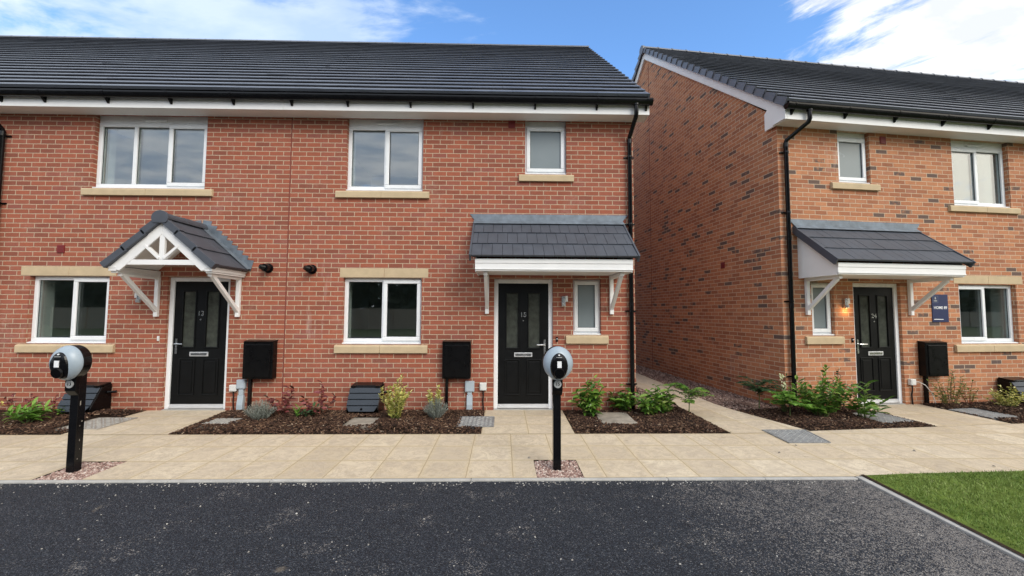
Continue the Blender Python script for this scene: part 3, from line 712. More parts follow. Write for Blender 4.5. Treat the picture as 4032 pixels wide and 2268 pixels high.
# ------------------------------------------------------------------ the orange brick house, number 24, and its neighbour
A2 = math.radians(6.54); P24 = Vector((4.60, 6.655, 0))
R24 = Matrix.Translation(P24) @ Matrix.Rotation(A2, 4, 'Z')
def W24(s, t, z=0): return R24 @ Vector((s, t, z))
h24 = empty('brick_house', P24, A2, 'orange brown brick house with black door 24 and a gable wall facing the alley', 'house')
holes24 = [(3.47,4.70,3.475,4.70),(1.15,1.78,3.785,4.70),(3.45,4.68,1.01,2.065),(.535,.96,1.165,2.06),(1.325,2.255,-.3,2.062)]
ye2, ze2, yr2, zr2, RW2 = -.345, 4.955, 4.70, 9.15, 22
house_wall(h24, 1, 5.54, 9.4, 8.98, holes24, M['brick_orange'], ztop=4.86)
window(h24, 3.47, 4.70, 3.478, 4.70, 1, [(3.47,4.085,True),(4.085,4.70,False)], head=.125, sill=(3.33,4.84,3.36,3.475), vent=1)
window(h24, 1.15, 1.78, 3.788, 4.70, 1, [(1.15,1.78,True)], head=.085, sill=(.98,1.92,3.662,3.782), frosted=True)
window(h24, 3.45, 4.68, 1.012, 2.062, 1, [(3.45,4.07,True),(4.07,4.68,False)], sill=(3.29,4.80,.875,1.008), lintel=(3.36,4.82,2.075,2.218))
window(h24, .535, .96, 1.167, 2.058, 1, [(.535,.96,True)], sill=(.39,1.09,1.03,1.163), frosted=True)
door(h24, 1.325, 2.255, 2.06, 1, -1, '24')
lean_canopy(h24, 1.44, 1)
ro2, P2, L2, g2 = roof(h24, -.09, 5.54, 1, ye2, ze2, yr2, zr2, RW2)
fo2, gu2 = eaves(h24, -.085, 5.54, 1, 4.685, brackets=(.02,1.0,1.95,2.9,3.85,4.8), joints=(), gz=4.905)
# gable trim: bargeboard with boxed foot, verge units, ridge end
bg = MB(); q = lambda s, h: P2(s, h)
yb_ = 2*yr2-ye2
bg.prism([P2(.30,-.075), P2(L2+.02,-.075), P2(L2-.12,-.235), P2(.34,-.235)], -.055, -.03)
mir = lambda p: (2*yr2-p[0], p[1])
bg.prism([mir(P2(.30,-.075)), mir(P2(L2+.02,-.075)), mir(P2(L2-.12,-.235)), mir(P2(.34,-.235))], -.0545, -.0305)
bg.build('bargeboard', M['white_board'], ro2, bevel=.003)
bs = MB(); bs.prism([P2(.05,-.236), P2(L2-.14,-.236), P2(L2-.14,-.25), P2(.05,-.25)], -.05, -.001); bs.prism([mir(P2(.05,-.236)), mir(P2(L2-.14,-.236)), mir(P2(L2-.14,-.25)), mir(P2(.05,-.25))], -.05, -.001)
bs.build('gable_soffit', M['white_board'], ro2)
bx = MB(); pf = P2(.36,-.075); pl = P2(.42,-.235)
bx.prism([(-.28,4.685),(.20,4.685),(.20,pl[1]-.06),pl,pf,(-.28,ze2-.075)], -.0565, -.0295); bx.build('eaves_box_end', M['white_board'], fo2, bevel=.002)
vb = MB()
for r in range(RW2):
    s0 = r*g2; s1 = s0+g2-.007; dx = 0
    for f in ((lambda p: p), mir):
        vb.hexa([(-.104,*f(P2(s1,-.10))),(-.0895,*f(P2(s1,-.10))),(-.0895,*f(P2(s0-.006,-.085))),(-.124,*f(P2(s0-.006,-.085))),(-.104,*f(P2(s1,.012))),(-.0895,*f(P2(s1,.012))),(-.0895,*f(P2(s0-.006,.05))),(-.124,*f(P2(s0-.006,.05)))])
vb.build('verge_tiles', M['tile'], ro2)
rc = MB(); rc.prism([(yr2+.12*math.cos(t), zr2-.06+.125*math.sin(t)) for t in [2*PI*j/18 for j in range(18)]], -.135, -.0905); rc.build('ridge_end', M['tile'], ro2)
downpipe(h24, .11, 1, 4.885, top_u=.30, clips=(4.22,3.20,1.72,.5))
red_vent(h24, 2.05, 4.575, 1); red_vent(h24, 1.49, 2.50, 1, True); doorbell(h24, 1.27, 1.09, 1)
ej = MB(); ej.box(-.004, -.0005, 4.55, 4.566, -.1, 8.6); ej.build('expansion_joint', M['joint'], h24)

hn = empty('brick_house', W24(5.54, 0), A2, 'orange brick neighbour whose grey roof runs on to the right edge', 'house')
house_wall(hn, 1, 11, 9.4, 8.98, [], M['brick_orange'], ztop=4.86, side=False)
roof(hn, 0, 11, 1, ye2, ze2, yr2, zr2, RW2, phase=.1)
eaves(hn, 0, 11, 1, 4.685, brackets=(.3,1.3,2.3), gz=4.905)

# ------------------------------------------------------------------ fittings on the walls
def meter_box(loc, rz, w, h, label, lead_u):
    t = empty('meter_box', loc, rz, label, 'meter box', 'black meter boxes on the house fronts')
    b = MB(); b.box(-w/2, w/2, -.13, -.001, 0, h); b.build('cabinet', M['black_box'], t, bevel=.012)
    d = MB(); d.box(-w/2+.035, w/2-.035, -.145, -.1305, .03, h-.045); d.build('cabinet_door', M['black_box'], t, bevel=.008)
    hd = MB(); hd.prism([(-.001,h+.018),(-.15,h+.001),(-.001,h+.001)], -w/2-.004, w/2+.004); hd.build('hood', M['black_box'], t, bevel=.003)
    k = MB(); k.tube([(w*.28,-.146,h*.42),(w*.28,-.152,h*.42)], .012, 10); k.build('lock', M['black_box'], t)
    p = MB(); z0 = -loc[2]+.01
    p.box(lead_u-.022, lead_u+.022, -.05, -.001, z0, -.001); p.build('cable_duct', M['black_pvc'], t, bevel=.004)
meter_box((-3.755, Y1, .50), 0, .455, .575, 'black meter box on red brick beside the door numbered 13', -.16)
meter_box((-.722, Y1, .505), 0, .44, .57, 'black meter box between the window and the door numbered 15', -.155)
meter_box(W24(2.76, 0, .48), A2, .44, .575, 'black meter box on orange brick below the navy sign', -.12)

def cable_box(loc, rz, w, h, mat, label, kind, zb):
    t = empty('cable_box', loc, rz, label, 'cable box', 'small cable boxes at the wall foot')
    b = MB(); b.box(-w/2, w/2, -.06, -.001, 0, h); b.build('box', mat, t, bevel=.008)
    d = MB(); d.box(-w/2+.012, w/2-.012, -.064, -.0605, .012, h-.012); d.build('lid', mat, t, bevel=.002)
    z0 = -loc[2]+zb
    if kind == 'duct':
        c = MB(); c.box(-.035, .035, -.045, -.001, z0+.24, -.001); c.prism([(-.046,z0+.24),(-.07,z0+.1),(-.07,z0),(-.001,z0),(-.001,z0+.24)], -.045, .045); c.build('duct', mat, t, bevel=.006)
    else:
        c = MB(); c.tube([(.0,-.03,-.001),(.005,-.028,-.08),(-.004,-.02,(z0)*.5),(.008,-.018,z0)], .011, 8); c.build('cable', M['cable_black'], t, smooth=True)
    return t
cable_box((-4.165, Y1, .30), 0, .105, .10, M['white_plastic'], 'small pale cable box with dark cable against the frame of door 13', 'cable', .0)
cable_box((-4.045, Y1, .34), 0, .125, .14, M['grey_plastic'], 'grey cable box with wide duct left of the meter box at 13', 'duct', .0)
cable_box((-.52, Y1, .295), 0, .145, .165, M['grey_plastic'], 'grey cable box with wide duct right of the meter box at 15', 'duct', .0)
cable_box((-.31, Y1, .315), 0, .105, .12, M['white_plastic'], 'pale square cable box beside the frame of door 15', 'cable', .0)
cb = cable_box(W24(2.36, 0, .33), A2, .10, .10, M['white_plastic'], 'pale cable box with loose white cable beside door 24', 'cable', .0)
lc = MB(); lc.tube([(.05,-.03,.05),(.11,-.05,.055),(.2,-.08,.0),(.3,-.1,-.14),(.36,-.1,-.31)], .006, 8); lc.build('loose_cable', M['cable_white'], cb, smooth=True)

def wall_lamp(loc, rz, label, flip=1):
    t = empty('wall_lamp', loc, rz, label, 'wall lamp', 'steel lamps beside the front doors')
    b = MB(); b.box(-.03, .03, -.055, -.001, -.075, .09); b.build('lamp_body', M['chrome'], t, bevel=.005)
    g = MB(); g.box(flip*.031, flip*.068, -.05, -.001, -.0, .095); g.build('lamp_shade', M['white_plastic'], t, bevel=.004)
    s = MB(); s.box(-.028, .028, -.075, -.056, -.07, -.02); s.tube([(0,-.075,-.045),(0,-.085,-.045)], .018, 12); s.build('sensor', M['disc'], t, bevel=.003)
    return t
wall_lamp((.955, Y1, 1.705), 0, 'steel wall lamp between the door numbered 15 and the narrow window', 1)
wall_lamp((-5.665, Y1, 1.735), 0, 'steel wall lamp half hidden behind the bracket of the pitched porch', -1)
wall_lamp(W24(1.145, 0, 1.70), A2, 'lit wall lamp throwing a warm glow on orange brick by door 24', 1)
ld = bpy.data.lights.new('lamp_glow', 'POINT'); ld.energy = .7; ld.color = (1,.58,.2); ld.shadow_soft_size = .02
lo = bpy.data.objects.new('lamp_glow', ld); COL.objects.link(lo); lo.location = W24(1.165, -.07, 1.585)

sg = empty('house_sign', W24(3.035, 0, 1.395), A2, 'navy blue plaque reading HOME 89 beside the ground floor window', 'sign')
b = MB(); b.box(-.165, .165, -.012, -.001, 0, .48); b.build('panel', M['navy'], sg, bevel=.002)
text('sign_text', 'HOME 89', M['white_print'], sg, (.0, -.0135, .248), .066, .001, sx=1.0, bold=.0009)
b = MB(); b.box(-.14, .05, -.0145, -.0122, .042, .053); b.build('small_print', M['white_print'], sg)
b = MB()
for q in ((-.148,-.04,.335,.339),(-.148,-.04,.451,.455),(-.148,-.144,.339,.451),(-.044,-.04,.339,.451)): b.box(q[0], q[1], -.0142, -.0122, q[2], q[3])
b.build('emblem_border', M['sign_line'], sg)
b = MB(); b.prism([(-.094+.016*math.cos(2*PI*j/10), .415+.02*math.sin(2*PI*j/10)) for j in range(10)], -.0144, -.0122, 'y')
b.box(-.128, -.06, -.0144, -.0122, .372, .383); b.box(-.128, -.06, -.0144, -.0122, .358, .366); b.build('emblem', M['disc'], sg)

def gas_box(loc, rz, label, w=.44):
    t = empty('gas_meter_box', loc, rz, label, 'gas meter box', 'dark gas meter boxes on the beds')
    b = MB(); b.prism([(-.02,0),(-.30,0),(-.33,.12),(-.17,.385),(-.02,.40)], -w/2, w/2); b.build('box_body', M['black_box'], t, bevel=.008)
    l = MB(); A, B = Vector((0,-.375,.07)), Vector((0,-.19,.395)); n = 4
    nrm = Vector((0,-(B.z-A.z), (B.y-A.y)))*-1; nrm = Vector((0, -(B.z-A.z), B.y-A.y)).normalized()
    for i in range(n):
        p, q2 = A+(B-A)*(i/n+.012), A+(B-A)*((i+1)/n-.012)
        ww = w/2+.012
        cut = .05 if i == 0 else 0
        l.hexa([(-ww+cut,p.y,p.z),(ww-cut,p.y,p.z),(ww,q2.y,q2.z),(-ww,q2.y,q2.z)]+[(x, y+nrm.y*.018, z+nrm.z*.018) for x, y, z in ((-ww+cut,p.y,p.z),(ww-cut,p.y,p.z),(ww,q2.y,q2.z),(-ww,q2.y,q2.z))])
    l.build('lid', M['gas_lid'], t, bevel=.005)
    s = MB()
    for sx in (-1, 1): s.prism([(-.02,.0),(-.30,.0),(-.345,.10),(-.175,.395),(-.02,.43)], sx*(w/2+.001), sx*(w/2+.014))
    s.prism([(-.02,.41),(-.20,.405),(-.19,.43),(-.02,.45)], -w/2, w/2); s.build('side_panels', M['black_box'], t, bevel=.006)
    h = MB()
    for sx in (-1, 1): h.box(sx*(w/2-.07), sx*(w/2-.005), -.225, -.15, .40, .43)
    h.tube([(w/2+.02,-.1,.31),(w/2+.12,-.05,.31)], .02, 10)
    h.build('hinge', M['black_box'], t, bevel=.004)
    k = MB(); k.tube([(0,-.37,.12),(0,-.388,.115)], .014, 10); k.build('lock', M['black_box'], t)
    return t
gas_box((-2.08, Y1, -.01), 0, 'slatted dark gas meter box on the bed below the window of 15')
gas_box((-6.25, Y1, -.01), 0, 'slatted dark gas meter box left of door 13 behind the charger post')
gas_box(W24(4.35, 0, -.02), A2, 'slatted gas meter box half hidden by shrubs at right edge')

# ------------------------------------------------------------------ car chargers on posts
def charger(x, y, num, label):
    t = empty('car_charger', (x, y, 0), 0, label, 'car charger', 'charging posts beside the road')
    b = MB(); b.box(-.038, .038, -.038, .038, -.03, .99); b.build('post', M['black_pvc'], t, bevel=.004)
    b = MB(); b.prism([(-.039,.72),(-.085,.775),(-.085,.93),(-.039,.95)], -.05, .05)
    b.box(-.045, .045, -.0385, -.002, .951, 1.17); b.build('mounting', M['black_box'], t, bevel=.006)
    zc = 1.045; hd = bpy.data.objects
    bk = MB(); ring = [(.147*math.cos(2*PI*j/40), zc+.158*math.sin(2*PI*j/40)+(.004 if math.sin(2*PI*j/40) > 0 else 0)) for j in range(40)]
    bk.prism(ring, -.12, -.03, 'y'); bk.build('back_case', M['gloss_black'], t, bevel=.01)
    # egg-shaped silver cover, flattened in front
    def outline(th): return (.146*math.cos(th)*(1-.14*max(0,-math.sin(th))**2), .165*math.sin(th)-.002)
    def rho(px, pz):
        sc = 1-.14*max(0,-(pz+.002)/.165)**2
        return min(1, math.hypot(px/.146/sc, (pz+.002)/.165))
    surf = lambda px, pz: -.117-.090*(1-rho(px, pz)**2.7)**.62
    cvb = MB(); NN, RR = 48, 14; pr = [math.sin(PI/2*q/RR) for q in range(RR+1)]
    for q in range(RR):
        for jj in range(NN):
            a0, a1 = 2*PI*jj/NN, 2*PI*(jj+1)/NN
            PT = lambda kk, th: (outline(th)[0]*kk, surf(outline(th)[0]*kk, outline(th)[1]*kk), zc+outline(th)[1]*kk)
            if q == 0: cvb.quad(PT(0,0), PT(pr[1],a0), PT(pr[1],a1))
            else: cvb.quad(PT(pr[q],a0), PT(pr[q+1],a0), PT(pr[q+1],a1), PT(pr[q],a1))
    for jj in range(NN):
        a0, a1 = 2*PI*jj/NN, 2*PI*(jj+1)/NN; o0, o1 = outline(a0), outline(a1)
        cvb.quad((o0[0],-.119,zc+o0[1]),(o1[0],-.119,zc+o1[1]),(o1[0]*.98,-.105,zc+o1[1]*.98),(o0[0]*.98,-.105,zc+o0[1]*.98))
    co = cvb.build('cover', M['silver'], t)
    bm = bmesh.new(); bm.from_mesh(co.data); bmesh.ops.remove_doubles(bm, verts=bm.verts, dist=.0002); bmesh.ops.recalc_face_normals(bm, faces=bm.faces); bm.to_mesh(co.data); bm.free()
    for p in co.data.polygons: p.use_smooth = True
    # black oval face plate following the cover
    fp = MB(); N = 36; rings = 6
    def FP(k, j, o):
        th = 2*PI*j/N; cx_, cz_ = math.cos(th), math.sin(th)
        wx = .091*(1-.12*max(0,-cz_)**1.5); cx_ = math.copysign(abs(cx_)**(.72 if cz_ < 0 else 1), cx_); px = wx*cx_*k; pz = -.024+.138*cz_*k
        return (px, surf(px, pz)-o, zc+pz)
    for r in range(rings):
        for j in range(N):
            j2 = (j+1) % N; k0, k1 = r/rings, (r+1)/rings
            o0 = .007; o1 = .007 if k1 < .99 else -.004
            if r == 0: fp.quad(FP(0,0,o0), FP(k1,j,o1), FP(k1,j2,o1))
            else: fp.quad(FP(k0,j,o0), FP(k1,j,o1), FP(k1,j2,o1), FP(k0,j2,o0))
    f = fp.build('face_plate', M['gloss_black'], t, smooth=True)
    yy = lambda pz: surf(0, pz)-.009
    s = MB(); s.tube([(0,yy(-.085)+.004,zc-.085),(0,yy(-.085)-.012,zc-.088)], [.052,.046], 24); s.build('socket', M['black_box'], f, smooth=True)
    l = MB(); l.prism([(.009*math.cos(2*PI*j/12), zc+.086+.007*math.sin(2*PI*j/12)) for j in range(12)], yy(.086)-.003, yy(.086)+.006, 'y'); l.build('status_light', M['led'], f)
    l = MB(); l.box(-.026, .026, yy(.066)-.0025, yy(.066)+.006, zc+.062, zc+.068); l.build('small_print', M['disc'], f)
    l = MB(); l.box(-.02, .02, yy(0)-.004, yy(0)+.004, zc-.032, zc+.029); l.build('paper_label', M['white_print'], f, bevel=.001)
    d = MB(); d.prism([(.037*math.cos(2*PI*j/24), .838+.037*math.sin(2*PI*j/24)) for j in range(24)], -.093, -.0855, 'y'); dd = d.build('number_disc', M['disc'], t)
    text('number', num, M['gloss_black'], dd, (0, -.0942, .838), .042, .0006, bold=.0004)
    return t
charger(.535, 4.13, '15', 'black charging post with disc 15 standing before the door numbered 15')
ch13 = charger(-4.125, 4.12, '13', 'black charging post with disc 13 at the left, chipped paint on its post')

for zz, yy_, hh, ww in ((.62,-.012,.05,.010),(.46,.012,.016,.010),(.42,-.006,.012,.006),(.28,.0,.02,.007),(.20,.006,.008,.006),(.11,-.01,.012,.008)):
    b = MB(); b.prism([(yy_-ww/2,zz),(yy_+ww/2,zz+hh*.2),(yy_+ww*.3,zz+hh),(yy_-ww*.4,zz+hh*.8)], .0375, .0386); b.build('paint_chip', M['concrete'], ch13)
# ------------------------------------------------------------------ ground
def sheet(name, poly, z, mat, kind='structure', hole=None, thick=.0):
    b = MB(); b.quad(*[(x, y, z) for x, y in poly]); o = b.raw(name, [mat]); return tag(o, kind=kind)
sheet('ground', [(-150,-150),(150,-150),(150,150),(-150,150)], -.08, M['ground'])
sheet('road', [(-30,-12),(3.0,-12),(3.07,-.9),(3.33,3.857),(-30,3.857)], -.012, M['asphalt'])
# kerb along the path and edging beside the lawn
kb = MB(); x = -14.0
while x < 3.32:
    q = min(x+.914, 3.33); kb.box(x+.0015, q-.0015, 3.858, 3.905, -.07, .002+rnd(-.001,.001)); x = q
tag(kb.build('kerb', M['kerb'], bevel=.006), kind='structure')
kb = MB(); A, B = Vector((3.372,3.905,0)), Vector((3.0,-2.6,0)); Ln = (B-A).length; d = (B-A)/Ln; nrm = Vector((-d.y,d.x,0))
s = 0
while s < Ln:
    e = min(s+.914, Ln); p, q = A+d*(s+.0015), A+d*(e-.0015); w = nrm*.032
    kb.hexa([(*(p-w).xy,-.07),(*(q-w).xy,-.07),(*(q+w).xy,-.07),(*(p+w).xy,-.07),(*(p-w).xy,.004),(*(q-w).xy,.004),(*(q+w).xy,.004),(*(p+w).xy,.004)]); s = e
tag(kb.build('edging', M['kerb'], bevel=.006), kind='structure')

M['pave_a'] = paving('buff_paving', .441, .4515, .097, 3.912, 1)
M['pave_r'] = paving('buff_paving_right', .441, .4515, 2.494, 3.912, 2)
M['pave_d'] = paving('buff_paving_door', .60, .4515, .33, 5.266, 3)
M['pave_d13'] = paving('buff_paving_porch', .60, .4515, -4.86, 5.266, 4)
M['pave_n'] = paving('buff_paving_side', .45, .60, 0, 0, 5)
YB = 5.280
# main path in front, with openings left for the two gravel squares
def grid(name, xs, ys, skip, z, mat):
    b = MB()
    for i in range(len(xs)-1):
        for j in range(len(ys)-1):
            xm, ym = (xs[i]+xs[i+1])/2, (ys[j]+ys[j+1])/2
            if any(a < xm < c and e < ym < f for a, c, e, f in skip): continue
            b.quad((xs[i],ys[j],z),(xs[i+1],ys[j],z),(xs[i+1],ys[j+1],z),(xs[i],ys[j+1],z))
    return tag(b.raw(name, [mat]), kind='structure')
GS = [(.322,.766,3.905,4.367),(-4.285,-3.838,3.905,4.367)]
grid('pavement', sorted([-14,2.494]+[q for g in GS for q in g[:2]]), [3.905,4.367,YB], GS, 0, M['pave_a'])
# right hand part: runs to the angled beds of number 24
c3a, c3b = W24(-.72,-1.20), W24(1.21,-1.225)
E1 = W24(2.42,-1.23); E2 = W24(7,-1.26)
sheet('pavement', [(2.494,3.905),(3.36,3.905),(3.42,3.93),(3.9,3.958),(5.115,4.012),(9.5,4.25),(9.5,E2.y),(E2.x,E2.y),(E1.x,E1.y),(c3b.x,c3b.y),(c3a.x,c3a.y),(2.924,YB),(2.494,YB)], .0, M['pave_r'])
# door paths
sheet('path', [(-.275,YB-.002),(.915,YB-.002),(.93,Y1),(-.28,Y1)], .003, M['pave_d'])
sheet('path', [(-5.47,YB-.002),(-4.165,YB-.002),(-4.26,Y1),(-5.48,Y1)], .003, M['pave_d13'])
o = sheet('path', [(1.21,-1.235),(2.42,-1.24),(2.50,0),(1.22,0)], .003, M['pave_n']); o.location = P24; o.rotation_euler = (0,0,A2)
iv = R24.inverted(); pL = [tuple((iv @ Vector((*q, 0))).xy) for q in ((2.885,6.75),(2.922,5.27))]
o = sheet('path', [pL[1],(-.72,-1.215),(-.95,.0),(-.98,.35),(-.72,4.6),(-.62,9.5),(-1.55,9.5),(-1.60,.6),pL[0]], .003, M['pave_n']); o.location = P24; o.rotation_euler = (0,0,A2)

def mound(x, y, seed=0): return .012*math.sin(3.1*x+1.3*seed)+.014*math.sin(4.3*y+2.2*x)
def inside(p, poly):
    c = False; n = len(poly)
    for i in range(n):
        (x1,y1),(x2,y2) = poly[i], poly[(i+1) % n]
        if (y1 > p[1]) != (y2 > p[1]) and p[0] < (x2-x1)*(p[1]-y1)/(y2-y1)+x1: c = not c
    return c
def edged(p, poly):
    d = 9
    for i in range(len(poly)):
        a, b = Vector(poly[i]), Vector(poly[(i+1) % len(poly)]); ab = b-a; t = max(0, min(1, (Vector(p)-a).dot(ab)/ab.dot(ab)))
        d = min(d, (a+ab*t-Vector(p)).length)
    return d
def bed(poly, label, n=1500, avoid=()):
    sheet('soil', poly, -.012, M['soil'])
    xs = [p[0] for p in poly]; ys = [p[1] for p in poly]; A = 0
    for i in range(len(poly)): x1,y1 = poly[i]; x2,y2 = poly[(i+1) % len(poly)]; A += x1*y2-x2*y1
    cnt = int(abs(A)/2*n); b = MB(); tries = 0
    while cnt > 0 and tries < 200000:
        tries += 1
        p = (rnd(min(xs),max(xs)), rnd(min(ys),max(ys)))
        if not inside(p, poly): continue
        if any(inside(p, a) for a in avoid): continue
        e = edged(p, poly)
        cnt -= 1
        ln, wd, th = rnd(.014,.05), rnd(.006,.016), rnd(.002,.006)
        if random.random() < .05: ln *= 1.9; wd *= .6
        z = -.006+min(e*.22,.035)+mound(*p)*min(1, e*5)+rnd(0,.014)
        if e < .02: ln *= .5
        R = Matrix.Rotation(rnd(0,PI), 3, 'Z') @ Matrix.Rotation(rnd(-.5,.5), 3, 'Y') @ Matrix.Rotation(rnd(-.6,.6), 3, 'X')
        c = Vector((p[0], p[1], z)); k = rnd(.5,1)
        pts = [(-ln/2,-wd/2*k,-th),(ln/2,-wd/2,-th),(ln/2*k,wd/2,-th),(-ln/2,wd/2*k,-th),(-ln/2,-wd/2*k,th),(ln/2,-wd/2,th),(ln/2*k,wd/2,th),(-ln/2,wd/2*k,th)]
        b.hexa([c+R @ Vector(q) for q in pts])
    return tag(b.raw('bark_mulch', [M['mulch']]), label, 'mulch', 'bark mulch on the beds', 'stuff')
R4 = lambda x0,x1,y0,y1: [(x0,y0),(x1,y0),(x1,y1),(x0,y1)]
bed0 = [(-9,YB+.03),(-5.47,YB+.03),(-5.475,5.50),(-5.22,5.56),(-5.265,6.08),(-5.475,6.10),(-5.48,Y1-.001),(-9,Y1-.001)]
bed1 = [(-4.165,YB),(-.275,YB),(-.28,Y1-.001),(-4.26,Y1-.001)]
bed2 = [(.915,YB),(2.924,YB+.015),(2.885,6.75),(2.13,Y1-.001),(.93,Y1-.001)]
loc24 = lambda pts: [tuple(W24(*p).xy) for p in pts]
CV3 = loc24([(.60,-1.02),(1.17,-1.0),(1.18,-.45),(.62,-.47)]); CV4 = loc24([(2.50,-.98),(3.02,-.97),(3.0,-.42),(2.50,-.43)])
bed3 = loc24([(-.72,-1.195),(1.21,-1.22),(1.22,-.002),(0,-.002),(-.95,-.03)])
bed4 = loc24([(2.42,-1.23),(5.2,-1.25),(5.2,-.002),(2.50,-.002)])
bed(bed0, 'dark bark mulch left of the path to door 13', 1300, avoid=(R4(-5.78,-5.2,5.49,6.09),))
bed(bed1, 'dark bark mulch in the long bed between doors 13 and 15', 1900, avoid=(R4(-4.05,-3.66,5.60,5.99),R4(-2.12,-1.72,5.52,5.99),R4(-.60,-.27,5.58,6.09)))
bed(bed2, 'dark bark mulch round the corner of the red house', 1900, avoid=(R4(1.36,1.82,5.63,6.26),))
bed(bed3, 'dark bark mulch beneath the big shrubs at the corner of 24', 1800, avoid=(CV3,))
bed(bed4, 'dark bark mulch right of the path to door 24', 1500, avoid=(CV4,))

def stones(name, poly, n, r0, r1, mat, z, label, cat, group=None, kind='stuff'):
    xs = [p[0] for p in poly]; ys = [p[1] for p in poly]; b = MB(); k = 0
    while k < n:
        p = (rnd(min(xs),max(xs)), rnd(min(ys),max(ys)))
        if not inside(p, poly): continue
        k += 1; r = rnd(r0, r1); c = Vector((*p, z+rnd(0,.6)*r))
        R = Matrix.Rotation(rnd(0,PI), 3, 'Z') @ Matrix.Rotation(rnd(-.6,.6), 3, 'X')
        sx, sy, sz = rnd(.8,1.4), rnd(.7,1.1), rnd(.5,.8)
        m_ = 0.55
        ringb = [(r*sx*math.cos(a)*rnd(.8,1.1), r*sy*math.sin(a)*rnd(.8,1.1), 0) for a in (.2,1.2,2.2,3.3,4.2,5.3)]
        n0 = len(b.v)
        b.v += [tuple(c+R @ Vector((q[0],q[1],-.1*r))) for q in ringb] + [tuple(c+R @ Vector((q[0]*m_,q[1]*m_,r*sz))) for q in ringb]
        b.f.append(tuple(n0+6+i for i in range(6)))
        for i in range(6): j = (i+1) % 6; b.f.append((n0+i,n0+j,n0+6+j,n0+6+i))
    return tag(b.raw(name, [mat]), label, cat, group, kind)
for (a, c, e, f), lab in zip(GS, ('pink gravel square at the foot of the charging post with disc 15', 'pink gravel square at the foot of the charging post with disc 13')):
    sheet('gravel_base', [(a,e),(c,e),(c,f),(a,f)], -.018, M['soil'])
    stones('gravel', [(a+.006,e+.006),(c-.006,e+.006),(c-.006,f-.006),(a+.006,f-.006)], 1500, .007, .014, M['gravel'], -.014, lab, 'gravel', 'gravel squares')
strip = loc24([(-.95,.01),(-.002,.01),(-.002,9.3),(-.62,9.3),(-.72,4.6),(-.98,.35)])
sheet('gravel_base', strip, -.03, M['soil'])
near = loc24([(-.96,-.02),(-.004,-.02),(-.004,3.0),(-.82,3.0)]); farp = loc24([(-.82,3.0),(-.004,3.0),(-.004,9.2),(-.62,9.2)])
stones('gravel_strip', near, 5200, .010, .02, M['gravel_dark'], -.02, 'brown gravel strip between the side path and the gable of 24', 'gravel')
st2 = stones('gravel_strip', farp, 3500, .012, .03, M['gravel_dark'], -.02, 'brown gravel strip deep in the alley beside the gable', 'gravel')
strip1 = [(2.112,Y1+.01),(2.88,6.76)] + [tuple(W24(-1.60,1.5).xy), tuple(W24(-1.57,6).xy), (2.112,12.5)]
sheet('gravel_base', strip1, -.02, M['soil'])
stones('gravel_strip', strip1, 3000, .012, .024, M['gravel_dark'], -.012, 'brown gravel strip between the red house corner and the side path', 'gravel')
stones('loose_grit', [(-7,1.2),(3.3,1.2),(3.3,3.82),(-7,3.82)], 330, .003, .0085, M['grit'], -.0115, 'scattered pale grit lying on the dark asphalt road', 'grit')
stones('loose_grit', [(-6,3.76),(3.3,3.76),(3.3,3.855),(-6,3.855)], 420, .003, .008, M['grit'], -.0115, 'pale grit gathered along the foot of the kerb', 'grit')
peb = MB()
for i, (px_, py_, lab) in enumerate(((.28,4.42,'small dark stone on the paving left of the charging post 15'),(3.05,4.55,'small brown stone on the paving left of the metal drain cover'),(3.42,4.80,'small stone on the paving just below the metal drain cover'),(4.62,4.60,'small stone alone on the paving right of the drain cover'),(4.95,4.12,'small brown stone on the paving near the lawn edge'))):
    o = stones('loose_stone', [(px_-.001,py_-.001),(px_+.001,py_-.001),(px_+.001,py_+.001),(px_-.001,py_+.001)], 1, .014, .02, M['concrete'], .001, lab, 'stone', 'loose stones on the paving', None)

# lawn
lawn = [(3.41,3.915),(3.9,3.953),(5.115,4.007),(9.5,4.245),(9.5,-4),(2.97,-4),(3.04,-2.6)]
sheet('lawn', lawn, .006, M['lawn'])
vis = [(3.45,3.90),(3.9,3.95),(5.6,4.03),(5.6,2.2),(3.25,1.2)]
sheet('soil', [(3.404,3.925),(3.44,3.925),(3.07,-.4),(3.04,-.4)], .011, M['soil'])
gb = MB(); cnt = 0
while cnt < 42000:
    p = (rnd(3.25,5.6), rnd(1.3,4.02))
    if not inside(p, vis): continue
    e = edged(p, vis)
    if e < .03 and p[0] < 3.8 and random.random() < .6: continue
    cnt += 1; h = rnd(.014,.032); a = rnd(0,2*PI); w = rnd(.0015,.003); lx, ly = rnd(-.02,.02), rnd(-.02,.02)
    dx, dy = math.cos(a)*w, math.sin(a)*w
    n0 = len(gb.v)
    gb.v += [(p[0]-dx,p[1]-dy,.004),(p[0]+dx,p[1]+dy,.004),(p[0]+lx*.4+dx*.7,p[1]+ly*.4+dy*.7,h*.6),(p[0]+lx*.4-dx*.7,p[1]+ly*.4-dy*.7,h*.6),(p[0]+lx,p[1]+ly,h)]
    gb.f += [(n0,n0+1,n0+2,n0+3),(n0+3,n0+2,n0+4)]
tag(gb.raw('grass', [M['grass']]), 'short green lawn grass beside the concrete edging', 'grass', kind='stuff')

